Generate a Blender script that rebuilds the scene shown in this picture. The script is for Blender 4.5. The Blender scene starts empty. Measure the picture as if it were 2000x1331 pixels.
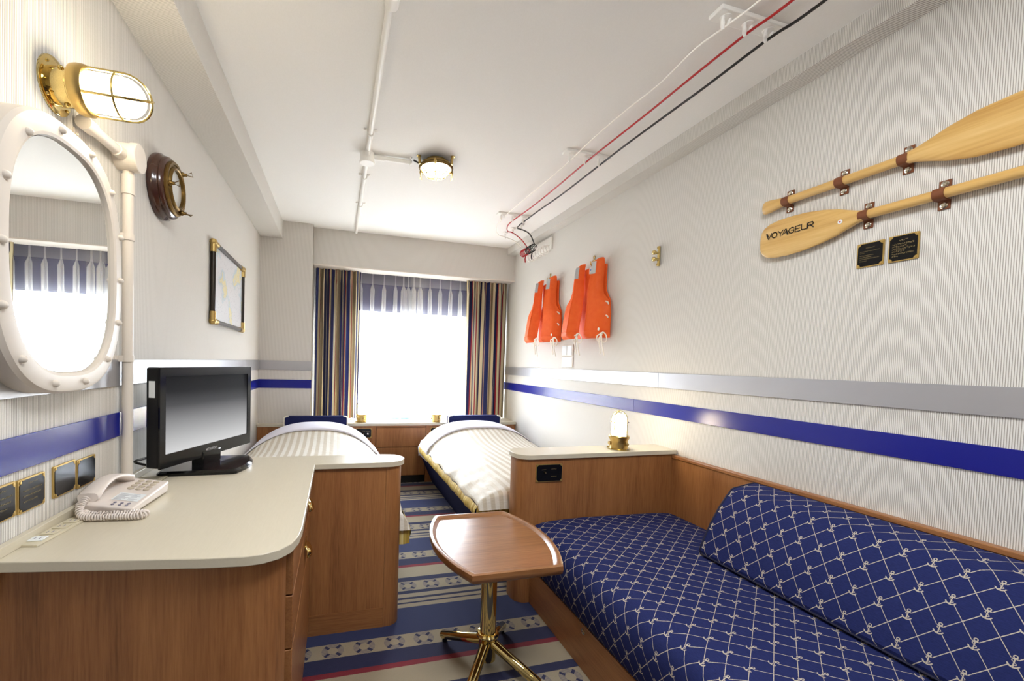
import bpy, bmesh, math, random
from math import sin, cos, pi, sqrt, radians
from mathutils import Vector, Matrix
random.seed(4)
SC = bpy.context.scene
COL = SC.collection

# ------------------------------------------------------------------ camera, world, exposure
FPX, U0, V0 = 831.4584, 893.8834, 738.2583          # focal length and principal point for a 2000 x 1331 frame
YAW, PITCH, ROLL = 0.2735803, -0.0332160, 0.0294865
EYE = Vector((0.0, 0.0, 1.14545))
fwd = Vector((sin(YAW)*cos(PITCH), cos(YAW)*cos(PITCH), sin(PITCH)))
rt = Vector((cos(YAW), -sin(YAW), 0.0))
up = rt.cross(fwd)
r2 = rt*cos(ROLL) + up*sin(ROLL)
u2 = up*cos(ROLL) - rt*sin(ROLL)
cd = bpy.data.cameras.new('camera')
cam = bpy.data.objects.new('camera', cd)
COL.objects.link(cam)
M = Matrix((r2, u2, -fwd)).transposed().to_4x4()
M.translation = EYE
cam.matrix_world = M
cd.sensor_fit = 'HORIZONTAL'
cd.sensor_width = 36.0
cd.lens = FPX/2000*36.0
cd.shift_x = (1000-U0)/2000
cd.shift_y = (V0-665.5)/2000
cd.clip_start = 0.02
cd.clip_end = 100
SC.camera = cam

SKY = 9.2          # strength of the overcast sky outside the window
LAMP = 1.0         # common factor on every lamp
# fill light added out of view under the ceiling, not a fixture of the room
al = bpy.data.lights.new('added_fill_light', 'AREA')
al.shape = 'DISK'
al.size = 0.8
al.energy = 6.0
al.color = (0.96, 0.98, 1.0)
ao = bpy.data.objects.new('added_fill_light', al)
COL.objects.link(ao)
ao.location = (0.55, 0.52, 2.31)
ao.rotation_euler = (radians(12), 0, 0)
SC.view_settings.view_transform = 'Standard'
SC.view_settings.look = 'None'
SC.view_settings.gamma = 1.0
SC.view_settings.use_curve_mapping = False
SC.view_settings.exposure = 2.68
SC.cycles.use_denoising = True
SC.cycles.max_bounces = 10
SC.cycles.diffuse_bounces = 6
SC.cycles.transparent_max_bounces = 16
SC.cycles.sample_clamp_indirect = 6.0
SC.cycles.caustics_reflective = False
SC.cycles.caustics_refractive = False

W = bpy.data.worlds.new('overcast_sky')
SC.world = W
W.use_nodes = True
_tc = W.node_tree.nodes.new('ShaderNodeTexCoord')
_sp = W.node_tree.nodes.new('ShaderNodeSeparateXYZ')
_rp = W.node_tree.nodes.new('ShaderNodeValToRGB')
W.node_tree.links.new(_tc.outputs['Generated'], _sp.inputs[0])
W.node_tree.links.new(_sp.outputs[2], _rp.inputs[0])
W.node_tree.links.new(_rp.outputs[0], W.node_tree.nodes['Background'].inputs[0])
_rp.color_ramp.elements[0].position = 0.0          # ground below the horizon, then the overcast sky
_rp.color_ramp.elements[0].color = (0.13, 0.14, 0.15, 1)
_rp.color_ramp.elements[1].position = 0.06
_rp.color_ramp.elements[1].color = (0.84, 0.92, 1.0, 1)
W.node_tree.nodes['Background'].inputs[1].default_value = SKY

# ------------------------------------------------------------------ colours and node helper
def hexc(h):
    h = h.lstrip('#')
    out = []
    for i in (0, 2, 4):
        v = int(h[i:i+2], 16)/255
        out.append(v/12.92 if v <= 0.04045 else ((v+0.055)/1.055)**2.4)
    return (out[0], out[1], out[2], 1.0)

class NT:
    """one material node tree with arithmetic on sockets"""
    def __init__(s, name):
        s.m = bpy.data.materials.new(name)
        s.m.use_nodes = True
        s.t = s.m.node_tree
        s.n = s.t.nodes
        s.l = s.t.links
        s.bsdf = s.n['Principled BSDF']
        s.out = s.n['Material Output']
    def node(s, typ, **kw):
        nd = s.n.new(typ)
        for k, v in kw.items():
            setattr(nd, k, v)
        return nd
    def link(s, a, b):
        s.l.new(a, b)
    def put(s, sock, v):
        if isinstance(v, X):
            s.l.new(v.s, sock)
        elif hasattr(v, 'is_output') or hasattr(v, 'links'):
            s.l.new(v, sock)
        else:
            sock.default_value = v
    def math(s, op, a, b=0.0, c=0.0):
        nd = s.n.new('ShaderNodeMath')
        nd.operation = op
        s.put(nd.inputs[0], a)
        s.put(nd.inputs[1], b)
        if op in ('MULTIPLY_ADD', 'WRAP'):
            s.put(nd.inputs[2], c)
        return X(s, nd.outputs[0])
    def val(s, v):
        nd = s.n.new('ShaderNodeValue')
        nd.outputs[0].default_value = v
        return X(s, nd.outputs[0])
    def coords(s, kind='Object'):
        tc = s.n.new('ShaderNodeTexCoord')
        return tc.outputs[kind]
    def xyz(s, kind='Object'):
        sp = s.n.new('ShaderNodeSeparateXYZ')
        if kind == 'World':
            g = s.n.new('ShaderNodeNewGeometry')
            s.l.new(g.outputs['Position'], sp.inputs[0])
        else:
            s.l.new(s.coords(kind), sp.inputs[0])
        return [X(s, o) for o in sp.outputs]
    def vec(s, x, y, z):
        nd = s.n.new('ShaderNodeCombineXYZ')
        for i, v in enumerate((x, y, z)):
            s.put(nd.inputs[i], v)
        return nd.outputs[0]
    def noise(s, vec, scale, detail=3.0, rough=0.55):
        nd = s.n.new('ShaderNodeTexNoise')
        s.put(nd.inputs['Vector'], vec)
        nd.inputs['Scale'].default_value = scale
        nd.inputs['Detail'].default_value = detail
        nd.inputs['Roughness'].default_value = rough
        return X(s, nd.outputs['Fac'])
    def mix(s, f, a, b):
        nd = s.n.new('ShaderNodeMix')
        nd.data_type = 'RGBA'
        s.put(nd.inputs[0], f)
        s.put(nd.inputs[6], a)
        s.put(nd.inputs[7], b)
        return nd.outputs[2]
    def ramp(s, f, stops, mode='LINEAR'):
        nd = s.n.new('ShaderNodeValToRGB')
        cr = nd.color_ramp
        cr.interpolation = mode
        while len(cr.elements) > 1:
            cr.elements.remove(cr.elements[-1])
        cr.elements[0].position = stops[0][0]
        cr.elements[0].color = stops[0][1]
        for p, c in stops[1:]:
            e = cr.elements.new(p)
            e.color = c
        s.put(nd.inputs[0], f)
        return nd.outputs[0]
    def bump(s, h, strength=0.3, dist=0.001):
        nd = s.n.new('ShaderNodeBump')
        nd.inputs['Strength'].default_value = strength
        nd.inputs['Distance'].default_value = dist
        s.put(nd.inputs['Height'], h)
        s.l.new(nd.outputs[0], s.bsdf.inputs['Normal'])
    def set(s, **kw):
        names = dict(col='Base Color', rough='Roughness', metal='Metallic', coat='Coat Weight', coatr='Coat Roughness', spec='Specular IOR Level',
                     trans='Transmission Weight', ior='IOR', emit='Emission Color', estr='Emission Strength', sheen='Sheen Weight', sub='Subsurface Weight')
        for k, v in kw.items():
            s.put(s.bsdf.inputs[names[k]], v)
        return s

class X:
    def __init__(s, nt, sock):
        s.nt = nt
        s.s = sock
    def _o(s, op, b):
        return s.nt.math(op, s, b)
    def __add__(s, b): return s._o('ADD', b)
    def __sub__(s, b): return s._o('SUBTRACT', b)
    def __mul__(s, b): return s._o('MULTIPLY', b)
    def __truediv__(s, b): return s._o('DIVIDE', b)
    def __lt__(s, b): return s._o('LESS_THAN', b)
    def __gt__(s, b): return s._o('GREATER_THAN', b)
    def abs(s): return s._o('ABSOLUTE', 0.0)
    def fr(s): return s._o('FRACT', 0.0)
    def sin(s): return s._o('SINE', 0.0)
    def sqrt(s): return s._o('SQRT', 0.0)
    def max(s, b): return s._o('MAXIMUM', b)
    def min(s, b): return s._o('MINIMUM', b)
    def pow(s, b): return s._o('POWER', b)

def cell(e, period, off=0.0):
    """signed distance to the nearest multiple of period (metres)"""
    return (((e-off)/period+0.5).fr()-0.5)*period

# ------------------------------------------------------------------ materials
def plain(name, col, rough=0.5, metal=0.0, coat=0.0, spec=0.5, sheen=0.0, noisy=0.0, nscale=60.0):
    t = NT(name)
    c = hexc(col) if isinstance(col, str) else col
    if noisy:
        n = t.noise(t.coords('Object'), nscale, 4.0)
        lo = tuple(v*(1-noisy) for v in c[:3])+(1,)
        hi = tuple(min(1, v*(1+noisy)) for v in c[:3])+(1,)
        t.set(col=t.mix(n, lo, hi))
    else:
        t.set(col=c)
    t.set(rough=rough, metal=metal, coat=coat, spec=spec, sheen=sheen)
    return t.m

def wallpaper(name, axis):
    t = NT(name)
    p = t.xyz('World')
    k = p['xy'.index(axis)]
    w = (k*(2*pi/0.0049)).sin()
    f = ((w-0.15)*1.3).max(0.0).min(1.0)
    thread = t.noise(t.vec(p[0]*1.0, p[1]*1.0, p[2]*6.0), 90.0, 2.0)
    big = t.noise(t.vec(p[0], p[1], p[2]*0.3), 3.0, 2.0)
    base = t.mix(thread, hexc('#dfdcd6'), hexc('#ece9e4'))
    dark = t.mix(thread, hexc('#928c83'), hexc('#9e988e'))
    c = t.mix(f*0.95, base, dark)
    c = t.mix(big*0.08, c, hexc('#cdc8bd'))
    t.set(col=c, rough=0.7, spec=0.12)
    t.bump(w, 0.35, 0.0006)
    return t.m

def ceiling_paper():
    t = NT('ceiling_paper')
    p = t.xyz('World')
    n = t.noise(t.vec(p[0]*3.0, p[1], p[2]), 120.0, 3.0)
    t.set(col=t.mix(n, hexc('#eceae6'), hexc('#f4f2ef')), rough=0.8, spec=0.2)
    t.bump(n, 0.12, 0.001)
    return t.m

def wood(name, axis='z', dark='#754b2a', mid='#98653c', light='#ae7949', rough=0.38, coat=0.12):
    t = NT(name)
    p = t.xyz('Object')
    k = {'x': (2.2, 46, 46), 'y': (46, 2.2, 46), 'z': (46, 46, 2.2)}[axis]
    v = t.vec(p[0]*k[0], p[1]*k[1], p[2]*k[2])
    fine = t.noise(v, 4.0, 6.0, 0.65)
    k2 = {'x': (.5, 9, 9), 'y': (9, .5, 9), 'z': (9, 9, .5)}[axis]
    broad = t.noise(t.vec(p[0]*k2[0], p[1]*k2[1], p[2]*k2[2]), 1.6, 3.0)
    f = fine*0.55+broad*0.5
    c = t.ramp(f, [(0.32, hexc(dark)), (0.5, hexc(mid)), (0.70, hexc(light))])
    t.set(col=c, rough=rough, coat=coat, coatr=0.25, spec=0.4)
    t.bump(fine, 0.08, 0.0008)
    return t.m

def glow(name, col, strength):
    t = NT(name)
    t.set(col=(0.9, 0.88, 0.8, 1), rough=0.3, emit=col, estr=strength*LAMP)
    return t.m

def clear_glass(name, tint=(1, 1, 1, 1), gloss=0.08):
    t = NT(name)
    tr = t.node('ShaderNodeBsdfTransparent')
    tr.inputs[0].default_value = tint
    gl = t.node('ShaderNodeBsdfGlossy')
    gl.inputs['Roughness'].default_value = 0.02
    mx = t.node('ShaderNodeMixShader')
    mx.inputs[0].default_value = gloss
    t.link(tr.outputs[0], mx.inputs[1])
    t.link(gl.outputs[0], mx.inputs[2])
    t.link(mx.outputs[0], t.out.inputs[0])
    return t.m

def sheer_cloth():
    t = NT('sheer_cloth')
    p = t.xyz('UV')
    tr = t.node('ShaderNodeBsdfTransparent')
    tl = t.node('ShaderNodeBsdfTranslucent')
    df = t.node('ShaderNodeBsdfDiffuse')
    for nd in (tl, df):
        nd.inputs[0].default_value = hexc('#f4f2ee')
    tr.inputs[0].default_value = (0.97, 0.98, 1.0, 1)
    m1 = t.node('ShaderNodeMixShader')
    m1.inputs[0].default_value = 0.55
    t.link(df.outputs[0], m1.inputs[1])
    t.link(tl.outputs[0], m1.inputs[2])
    mx = t.node('ShaderNodeMixShader')
    # heading tape along the top is denser: v is the height in metres
    f = (p[1] > 1.925)*0.22+(p[0] > 50.0)*0.34+0.24
    t.put(mx.inputs[0], f)
    t.link(tr.outputs[0], mx.inputs[1])
    t.link(m1.outputs[0], mx.inputs[2])
    t.link(mx.outputs[0], t.out.inputs[0])
    return t.m

def curtain_cloth():
    t = NT('striped_curtain_cloth')
    u = t.xyz('UV')[0]
    navy, cream, red, taupe, blue = '#20244c', '#d9cba6', '#9c2430', '#8a795e', '#2c3468'
    seq = [(5.0, blue), (2.0, cream), (0.8, red), (2.0, cream), (4.5, taupe), (2.8, cream), (2.6, navy), (2.4, cream), (4.0, navy), (1.0, red), (2.6, cream), (1.3, taupe)]
    seq = [(a*1.75, b) for a, b in seq]
    tot = sum(a for a, _ in seq)/100
    f = (u/tot).fr()
    stops = []
    acc = 0.0
    for wd, cl in seq:
        stops.append((acc/100/tot, hexc(cl)))
        acc += wd
    c = t.ramp(f, stops, 'CONSTANT')
    tl = t.node('ShaderNodeBsdfTranslucent')
    t.link(c, tl.inputs[0])
    t.set(col=c, rough=0.8, spec=0.15, sheen=0.15)
    mx = t.node('ShaderNodeMixShader')
    mx.inputs[0].default_value = 0.13
    t.link(t.bsdf.outputs[0], mx.inputs[1])
    t.link(tl.outputs[0], mx.inputs[2])
    t.link(mx.outputs[0], t.out.inputs[0])
    return t.m

def anchor_fabric():
    t = NT('navy_anchor_fabric')
    uv = t.xyz('UV')
    CU, CV = 0.0615, 0.080
    wob = t.noise(t.coords('UV'), 300.0, 2.0)
    p = uv[0]/CU
    q = uv[1]/CV
    k = sqrt(1/CU**2+1/CV**2)
    da = (((p+q+0.5).fr()-0.5).abs())/k
    db = (((p-q+0.5).fr()-0.5).abs())/k
    wid = wob*0.0012+0.0002
    la = da < wid*1.15
    lb = db < wid
    x = ((p+0.5).fr()-0.5)*CU
    y = ((q+0.5).fr()-0.5)*CV
    ax = x.abs()
    near = ((x*x+y*y).sqrt() < 0.010)
    lines = la.max(lb)*(near*-1.0+1.0)
    shank = (ax < 0.0012)*(y.abs() < 0.0105)
    ry = y-0.0125
    ring = ((x*x+ry*ry).sqrt()-0.0031).abs() < 0.0011
    stock = (ax < 0.0052)*((y-0.0078).abs() < 0.0011)
    ay = y+0.0020
    arms = (((x*x+ay*ay).sqrt()-0.0095).abs() < 0.0014)*(y < -0.0048)
    rope = ((x-(y*420.0).sin()*0.0042).abs() < 0.0010)*(y.abs() < 0.0105)
    m = lines.max(shank).max(ring).max(stock).max(arms).max(rope)
    slub = t.noise(t.vec(uv[0]*40.0, uv[1]*260.0, 0.0), 2.0, 3.0)
    base = t.mix(slub, hexc('#161a40'), hexc('#2a346e'))
    thr = t.mix(wob, hexc('#b5aa98'), hexc('#d6ccb8'))
    t.set(col=t.mix(m*0.86, base, thr), rough=0.85, spec=0.14)
    t.bump(slub*0.5+m, 0.25, 0.001)
    return t.m

def carpet_cloth():
    t = NT('striped_carpet')
    p = t.xyz('World')
    x, y = p[0], p[1]
    wob = t.noise(t.vec(x*1.0, y*1.0, 0.0), 260.0, 2.0)
    PER = 0.767
    d = (((y*-1.0+1.7428)+(wob-0.5)*0.004)/PER).fr()
    tt = d*PER
    be, nv, rd, bl, cr = hexc('#a89b82'), hexc('#1f244c'), hexc('#84202e'), hexc('#26325f'), hexc('#ac9f88')
    bands = [(0, be), (.083, nv), (.161, rd), (.188, be), (.298, nv), (.339, be), (.431, nv), (.456, cr), (.491, nv), (.507, cr), (.532, nv), (.543, cr), (.573, bl)]
    c = t.ramp(d, [(a/PER, b) for a, b in bands], 'CONSTANT')
    cx = cell(x, 0.1213)
    def rings(mid, rad):
        cy = tt-mid
        r = (cx*cx+cy*cy).sqrt()
        ann = (r < rad)*(r > rad*0.46)
        patch = ((cx.abs()-cy.abs()).abs() < 0.0085)*ann
        hatch = ann*((y*(2*pi/0.0052)).sin() > 0.05)
        return patch, hatch
    p1, h1 = rings(0.0415, 0.0425)
    p2, h2 = rings(0.385, 0.0440)
    c = t.mix(h1.max(h2)*0.75, c, hexc('#4a4d72'))
    c = t.mix(p1.max(p2), c, nv)
    pile = t.noise(t.coords('Object'), 420.0, 3.0)
    c = t.mix(pile*0.35, c, (0.05, 0.045, 0.05, 1))
    t.set(col=c, rough=0.95, spec=0.1, sheen=0.2)
    t.bump(pile, 0.5, 0.003)
    return t.m

def duvet_cloth():
    t = NT('striped_satin_duvet')
    u = t.xyz('UV')[0]
    w = ((u*(2*pi/0.047)).sin()*4.0).max(-1.0).min(1.0)*0.5+0.5
    t.set(col=t.mix(w, hexc('#c2b8a6'), hexc('#d9d5cb')), rough=t.math('MULTIPLY_ADD', w, 0.20, 0.55), spec=0.2)
    n = t.noise(t.coords('UV'), 9.0, 4.0)
    t.bump(n, 0.28, 0.02)
    return t.m

def gold_cloth():
    t = NT('gold_striped_hem')
    u = t.xyz('UV')[1]
    n = t.noise(t.vec(u*22.0, 0.0, 0.0), 2.0, 2.0)
    t.set(col=t.ramp(n, [(0.40, hexc('#b08f3c')), (0.55, hexc('#d6ba62')), (0.66, hexc('#efe2a8'))]), rough=0.5, spec=0.3)
    return t.m

def chart_print():
    t = NT('sea_chart_print')
    p = t.xyz('Object')
    v = t.vec(p[0]*1.0, p[1]*1.0, p[2]*1.0)
    n = t.noise(v, 4.6, 4.0)
    sea, sh, land = hexc('#dcdde2'), hexc('#c8d6df'), hexc('#e9dfb6')
    c = t.ramp(n, [(0.0, sea), (0.55, sea), (0.575, sh), (0.60, sh), (0.615, land), (0.66, land), (0.70, sh)])
    sp = t.noise(v, 95.0, 1.0)
    c = t.mix((sp > 0.66)*0.35, c, hexc('#8d86a0'))
    t.set(col=c, rough=0.25, spec=0.5)
    return t.m

def oar_wood():
    t = NT('pale_varnished_oar_wood')
    p = t.xyz('Object')
    v = t.vec(p[0]*60.0, p[1]*3.0, p[2]*60.0)
    n = t.noise(v, 1.5, 4.0)
    b = t.noise(t.vec(0.0, p[1]*0.8, p[2]*24.0), 1.0, 1.0)
    f = n*0.5+b*0.5
    t.set(col=t.ramp(f, [(0.3, hexc('#c0924c')), (0.5, hexc('#d6ad66')), (0.7, hexc('#e2bf7e'))]), rough=0.3, coat=0.35, coatr=0.15)
    return t.m

def vest_cloth():
    t = NT('orange_nylon')
    n = t.noise(t.coords('Object'), 30.0, 3.0)
    t.set(col=t.mix(n, hexc('#e8581e'), hexc('#f37032')), rough=0.5, spec=0.2)
    n2 = t.noise(t.coords('Object'), 16.0, 3.0)
    t.bump(n2, 0.35, 0.012)
    return t.m

def laminate():
    t = NT('cream_laminate')
    p = t.xyz('Object')
    n = t.noise(t.vec(p[0]*60.0, p[1]*6.0, p[2]*60.0), 4.0, 3.0)
    t.set(col=t.mix(n, hexc('#cbc3ae'), hexc('#d4ccb8')), rough=0.34, spec=0.45)
    return t.m

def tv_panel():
    t = NT('glowing_tv_panel')
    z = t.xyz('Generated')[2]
    g = t.ramp(z, [(0.0, (0.62, 0.62, 0.62, 1)), (0.30, (0.34, 0.34, 0.345, 1)), (0.62, (0.07, 0.07, 0.074, 1)), (0.8, (0.015, 0.015, 0.017, 1)), (1.0, (0.004, 0.004, 0.005, 1))])  # screen glow painted as an emission gradient, brighter towards the bottom
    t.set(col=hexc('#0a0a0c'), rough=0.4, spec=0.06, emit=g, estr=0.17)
    return t.m

M_WY = wallpaper('ribbed_wallpaper_side', 'y')
M_WX = wallpaper('ribbed_wallpaper_end', 'x')
M_CEIL = ceiling_paper()
M_CARPET = carpet_cloth()
M_WOOD = wood('teak_veneer_upright', 'z')
M_WOODY = wood('teak_veneer_along', 'y')
M_WOODX = wood('teak_veneer_across', 'x')
M_TABLE = wood('red_oak_tabletop', 'x', '#6b4528', '#8a5c36', '#a27248', rough=0.28, coat=0.45)
M_LAM = laminate()
M_SILVER = plain('satin_silver_strip', '#b4b4b8', 0.36, 0.55)
M_BLUE = plain('blue_enamel_strip', '#141d86', 0.24, 0.0, spec=0.5)
M_WHITE = plain('white_paint', '#dcd4ca', 0.4, 0.0, spec=0.35)
M_WHITE2 = plain('white_ceiling_paint', '#f3f1ec', 0.4)
M_PLASTIC = plain('white_plastic', '#e2d9d2', 0.38)
M_PLASTIC2 = plain('ivory_plastic', '#d2cab2', 0.42)
M_KEY = plain('grey_phone_key', '#c4b9a6', 0.45)
M_BRASS = plain('polished_brass', '#cfb878', 0.18, 1.0)
M_BRASS2 = plain('cast_brass', '#bfa468', 0.32, 1.0, noisy=0.12)
M_BRASSD = plain('aged_brass', '#7a6238', 0.38, 1.0, noisy=0.3)
M_GOLD = plain('mirror_gold_plate', '#d9c283', 0.07, 1.0)
M_SATIN = plain('satin_brass', '#c4a662', 0.36, 0.7)
M_BLACK = plain('gloss_black_plastic', '#060608', 0.12, 0.0, spec=0.4)
M_BLACKM = plain('matt_black_plastic', '#0c0c0e', 0.35, spec=0.3)
M_PLATE = plain('black_engraved_plate', '#101012', 0.22, 0.0, spec=0.3)
M_LETTER = plain('gold_engraving', '#85744a', 0.5, 0.2)
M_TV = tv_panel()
M_NAVY = plain('navy_upholstery', '#1e2450', 0.8, spec=0.15, noisy=0.12, nscale=200)
M_NAVYD = plain('navy_piping', '#141838', 0.7)
M_CREAM = plain('cream_piping', '#e2dccb', 0.6)
M_LINEN = plain('white_bed_linen', '#dddbe6', 0.85, spec=0.1)
M_ANCHOR = anchor_fabric()
M_CURT = curtain_cloth()
M_SHEER = sheer_cloth()
M_DUVET = duvet_cloth()
M_HEM = gold_cloth()
M_BLIND = plain('navy_blind_cloth', '#4c4c74', 0.85)
M_OAR = oar_wood()
M_LEATHER = plain('brown_leather', '#74401f', 0.55, noisy=0.15)
M_NICKEL = plain('nickel', '#d8d2c4', 0.18, 1.0)
M_VEST = vest_cloth()
M_TAPE = plain('grey_reflective_tape', '#b4b8ba', 0.35, 0.3)
M_TIE = plain('white_cord', '#ece6d8', 0.7)
M_RED = plain('red_cable', '#b4141c', 0.35)
M_WIREB = plain('black_cable', '#161414', 0.4)
M_WIREW = plain('white_cable', '#faf6ee', 0.4)
M_MIRROR = plain('mirror_silver', '#eef0ee', 0.0, 1.0)
M_GLASS = clear_glass('window_glass')
M_DIAL = plain('grey_dial', '#c9cac6', 0.25)
M_CHART = chart_print()
M_CLOCKW = plain('dark_mahogany', '#3e2014', 0.22, coat=0.5, noisy=0.25, nscale=25)
M_DARKMET = plain('dark_bamboo_metal', '#2c2620', 0.3, 0.4)
M_PEWTER = plain('pewter_tube', '#77767a', 0.25, 0.9)
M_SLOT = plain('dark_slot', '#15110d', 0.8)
M_PAPER = plain('white_paper', '#e9eef0', 0.6)
M_SKYBLUE = plain('sky_blue_ink', '#5f8fd6', 0.5)
M_INK = plain('black_ink', '#18120c', 0.5)
M_GREYINK = plain('grey_ink', '#8a8796', 0.5)
M_LOGO = plain('silver_logo', '#c8c8cc', 0.3, 0.6)
M_SPOTR = plain('red_dot', '#c8383c', 0.5)
M_CAST = plain('pearl_window_frame', '#d8dade', 0.4)
M_BULB_WALL = glow('wall_lamp_glass', (1.0, 0.85, 0.60, 1), 7.5)
M_BULB_CEIL = glow('ceiling_lamp_glass', (1.0, 0.90, 0.72, 1), 3.8)
M_BULB_TABLE = glow('small_lamp_glass', (1.0, 0.84, 0.58, 1), 6.0)

# ------------------------------------------------------------------ mesh helpers
class MB:
    """collects faces that become ONE mesh object"""
    def __init__(s):
        s.v = []
        s.f = []
        s.uv = []
    def add(s, vs, fs, uvs=None):
        b = len(s.v)
        s.v += [tuple(p) for p in vs]
        for i, f in enumerate(fs):
            s.f.append(tuple(b+k for k in f))
            s.uv.append(uvs[i] if uvs else None)
        return s
    def box(s, x0, x1, y0, y1, z0, z1):
        v = [(x, y, z) for z in (z0, z1) for y in (y0, y1) for x in (x0, x1)]
        return s.add(v, [(0, 2, 3, 1), (4, 5, 7, 6), (0, 1, 5, 4), (2, 6, 7, 3), (0, 4, 6, 2), (1, 3, 7, 5)])
    def prism(s, pts, axis, a, b):
        """2D outline extruded along an axis between a and b"""
        n = len(pts)
        def P(p, h):
            return {'z': (p[0], p[1], h), 'x': (h, p[0], p[1]), 'y': (p[0], h, p[1])}[axis]
        v = [P(p, a) for p in pts]+[P(p, b) for p in pts]
        f = [tuple(reversed(range(n))), tuple(range(n, 2*n))]
        f += [(i, (i+1) % n, n+(i+1) % n, n+i) for i in range(n)]
        return s.add(v, f)
    def tube(s, pts, r, n=8, closed=False, caps=True):
        pts = [Vector(p) for p in pts]
        m = len(pts)
        rr = r if isinstance(r, (list, tuple)) else [r]*m
        ring = []
        prev = None
        for i, p in enumerate(pts):
            a = pts[(i-1) % m] if (closed or i > 0) else pts[i]
            b = pts[(i+1) % m] if (closed or i < m-1) else pts[i]
            t = (b-a).normalized()
            if prev is None:
                h = Vector((0, 0, 1)) if abs(t.z) < 0.9 else Vector((1, 0, 0))
                e = t.cross(h).normalized()
            else:
                e = (prev-t*prev.dot(t))
                e = e.normalized() if e.length > 1e-6 else t.orthogonal().normalized()
            prev = e
            g = t.cross(e)
            ring.append([p+(e*cos(2*pi*k/n)+g*sin(2*pi*k/n))*rr[i] for k in range(n)])
        v = [q for rg in ring for q in rg]
        f = []
        for i in range(m if closed else m-1):
            j = (i+1) % m
            for k in range(n):
                f.append((i*n+k, i*n+(k+1) % n, j*n+(k+1) % n, j*n+k))
        if caps and not closed:
            f.append(tuple(reversed(range(n))))
            f.append(tuple((m-1)*n+k for k in range(n)))
        return s.add(v, f)
    def lathe(s, prof, org, axis='z', n=24, sx=1.0, sy=1.0):
        """profile of (radius, height) about an axis through org"""
        org = Vector(org)
        ex = {'z': (Vector((1, 0, 0)), Vector((0, 1, 0)), Vector((0, 0, 1))), 'x': (Vector((0, 1, 0)), Vector((0, 0, 1)), Vector((1, 0, 0))),
              'y': (Vector((0, 0, 1)), Vector((1, 0, 0)), Vector((0, 1, 0))), '-z': (Vector((0, 1, 0)), Vector((1, 0, 0)), Vector((0, 0, -1))),
              '-x': (Vector((0, 0, 1)), Vector((0, 1, 0)), Vector((-1, 0, 0)))}[axis]
        v = []
        for r, h in prof:
            for k in range(n):
                a = 2*pi*k/n
                v.append(org+ex[0]*(r*cos(a)*sx)+ex[1]*(r*sin(a)*sy)+ex[2]*h)
        f = []
        for i in range(len(prof)-1):
            for k in range(n):
                f.append((i*n+k, i*n+(k+1) % n, (i+1)*n+(k+1) % n, (i+1)*n+k))
        if prof[0][0] > 1e-6:
            f.append(tuple(reversed(range(n))))
        if prof[-1][0] > 1e-6:
            f.append(tuple((len(prof)-1)*n+k for k in range(n)))
        return s.add(v, f)
    def grid(s, rows, uv=None, closed=False):
        m, n = len(rows), len(rows[0])
        v = [p for r in rows for p in r]
        f, uvs = [], []
        for i in range(m-1):
            for j in range(n if closed else n-1):
                k = (j+1) % n
                f.append((i*n+j, i*n+k, (i+1)*n+k, (i+1)*n+j))
                if uv:
                    uvs.append((uv[i][j], uv[i][k], uv[i+1][k], uv[i+1][j]))
        return s.add(v, f, uvs if uv else None)
    def ball(s, c, rx, ry=None, rz=None, n=12, m=8):
        ry = ry or rx
        rz = rz or rx
        pr = [(sin(pi*i/m), -cos(pi*i/m)) for i in range(m+1)]
        v = [(c[0]+rx*r*cos(2*pi*k/n), c[1]+ry*r*sin(2*pi*k/n), c[2]+rz*h) for r, h in pr for k in range(n)]
        f = [(i*n+k, i*n+(k+1) % n, (i+1)*n+(k+1) % n, (i+1)*n+k) for i in range(m) for k in range(n)]
        return s.add(v, f)

def wpos(o):
    p = Vector((0, 0, 0))
    while o is not None:
        p = p+o.location
        o = o.parent
    return p

def obj(name, mb, mat, parent=None, smooth=35, bevel=0.0, seg=2, loc=None):
    """links MB as one mesh object; vertices are given in world coordinates"""
    me = bpy.data.meshes.new(name)
    org = Vector(loc) if loc is not None else (wpos(parent) if parent else Vector((0, 0, 0)))
    me.from_pydata([tuple(Vector(p)-org) for p in mb.v], [], mb.f)
    if any(u is not None for u in mb.uv):
        lay = me.uv_layers.new(name='UVMap')
        i = 0
        for u, f in zip(mb.uv, mb.f):
            for k in range(len(f)):
                lay.data[i].uv = u[k] if u else (0, 0)
                i += 1
    bm = bmesh.new()
    bm.from_mesh(me)
    bmesh.ops.remove_doubles(bm, verts=bm.verts, dist=1e-6)
    bmesh.ops.recalc_face_normals(bm, faces=bm.faces)
    bm.to_mesh(me)
    bm.free()
    me.materials.append(mat)
    if smooth:
        me.shade_smooth()
        me.set_sharp_from_angle(angle=radians(smooth))
    o = bpy.data.objects.new(name, me)
    COL.objects.link(o)
    if parent:
        o.parent = parent
    elif loc is not None:
        o.location = loc
    if bevel:
        md = o.modifiers.new('edge', 'BEVEL')
        md.width = bevel
        md.segments = seg
        md.limit_method = 'ANGLE'
        md.angle_limit = radians(40)
    return o

def tag(o, label, cat, group=None, kind=None):
    o['label'] = label
    o['category'] = cat
    if group:
        o['group'] = group
    if kind:
        o['kind'] = kind
    return o

def thing(name, label, cat, loc, group=None, kind=None):
    o = bpy.data.objects.new(name, None)
    COL.objects.link(o)
    o.location = loc
    o.empty_display_size = 0.05
    return tag(o, label, cat, group, kind)

def struct(name, mb, mat, label, cat, bevel=0.0, smooth=35):
    return tag(obj(name, mb, mat, None, smooth, bevel), label, cat, None, 'structure')

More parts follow.
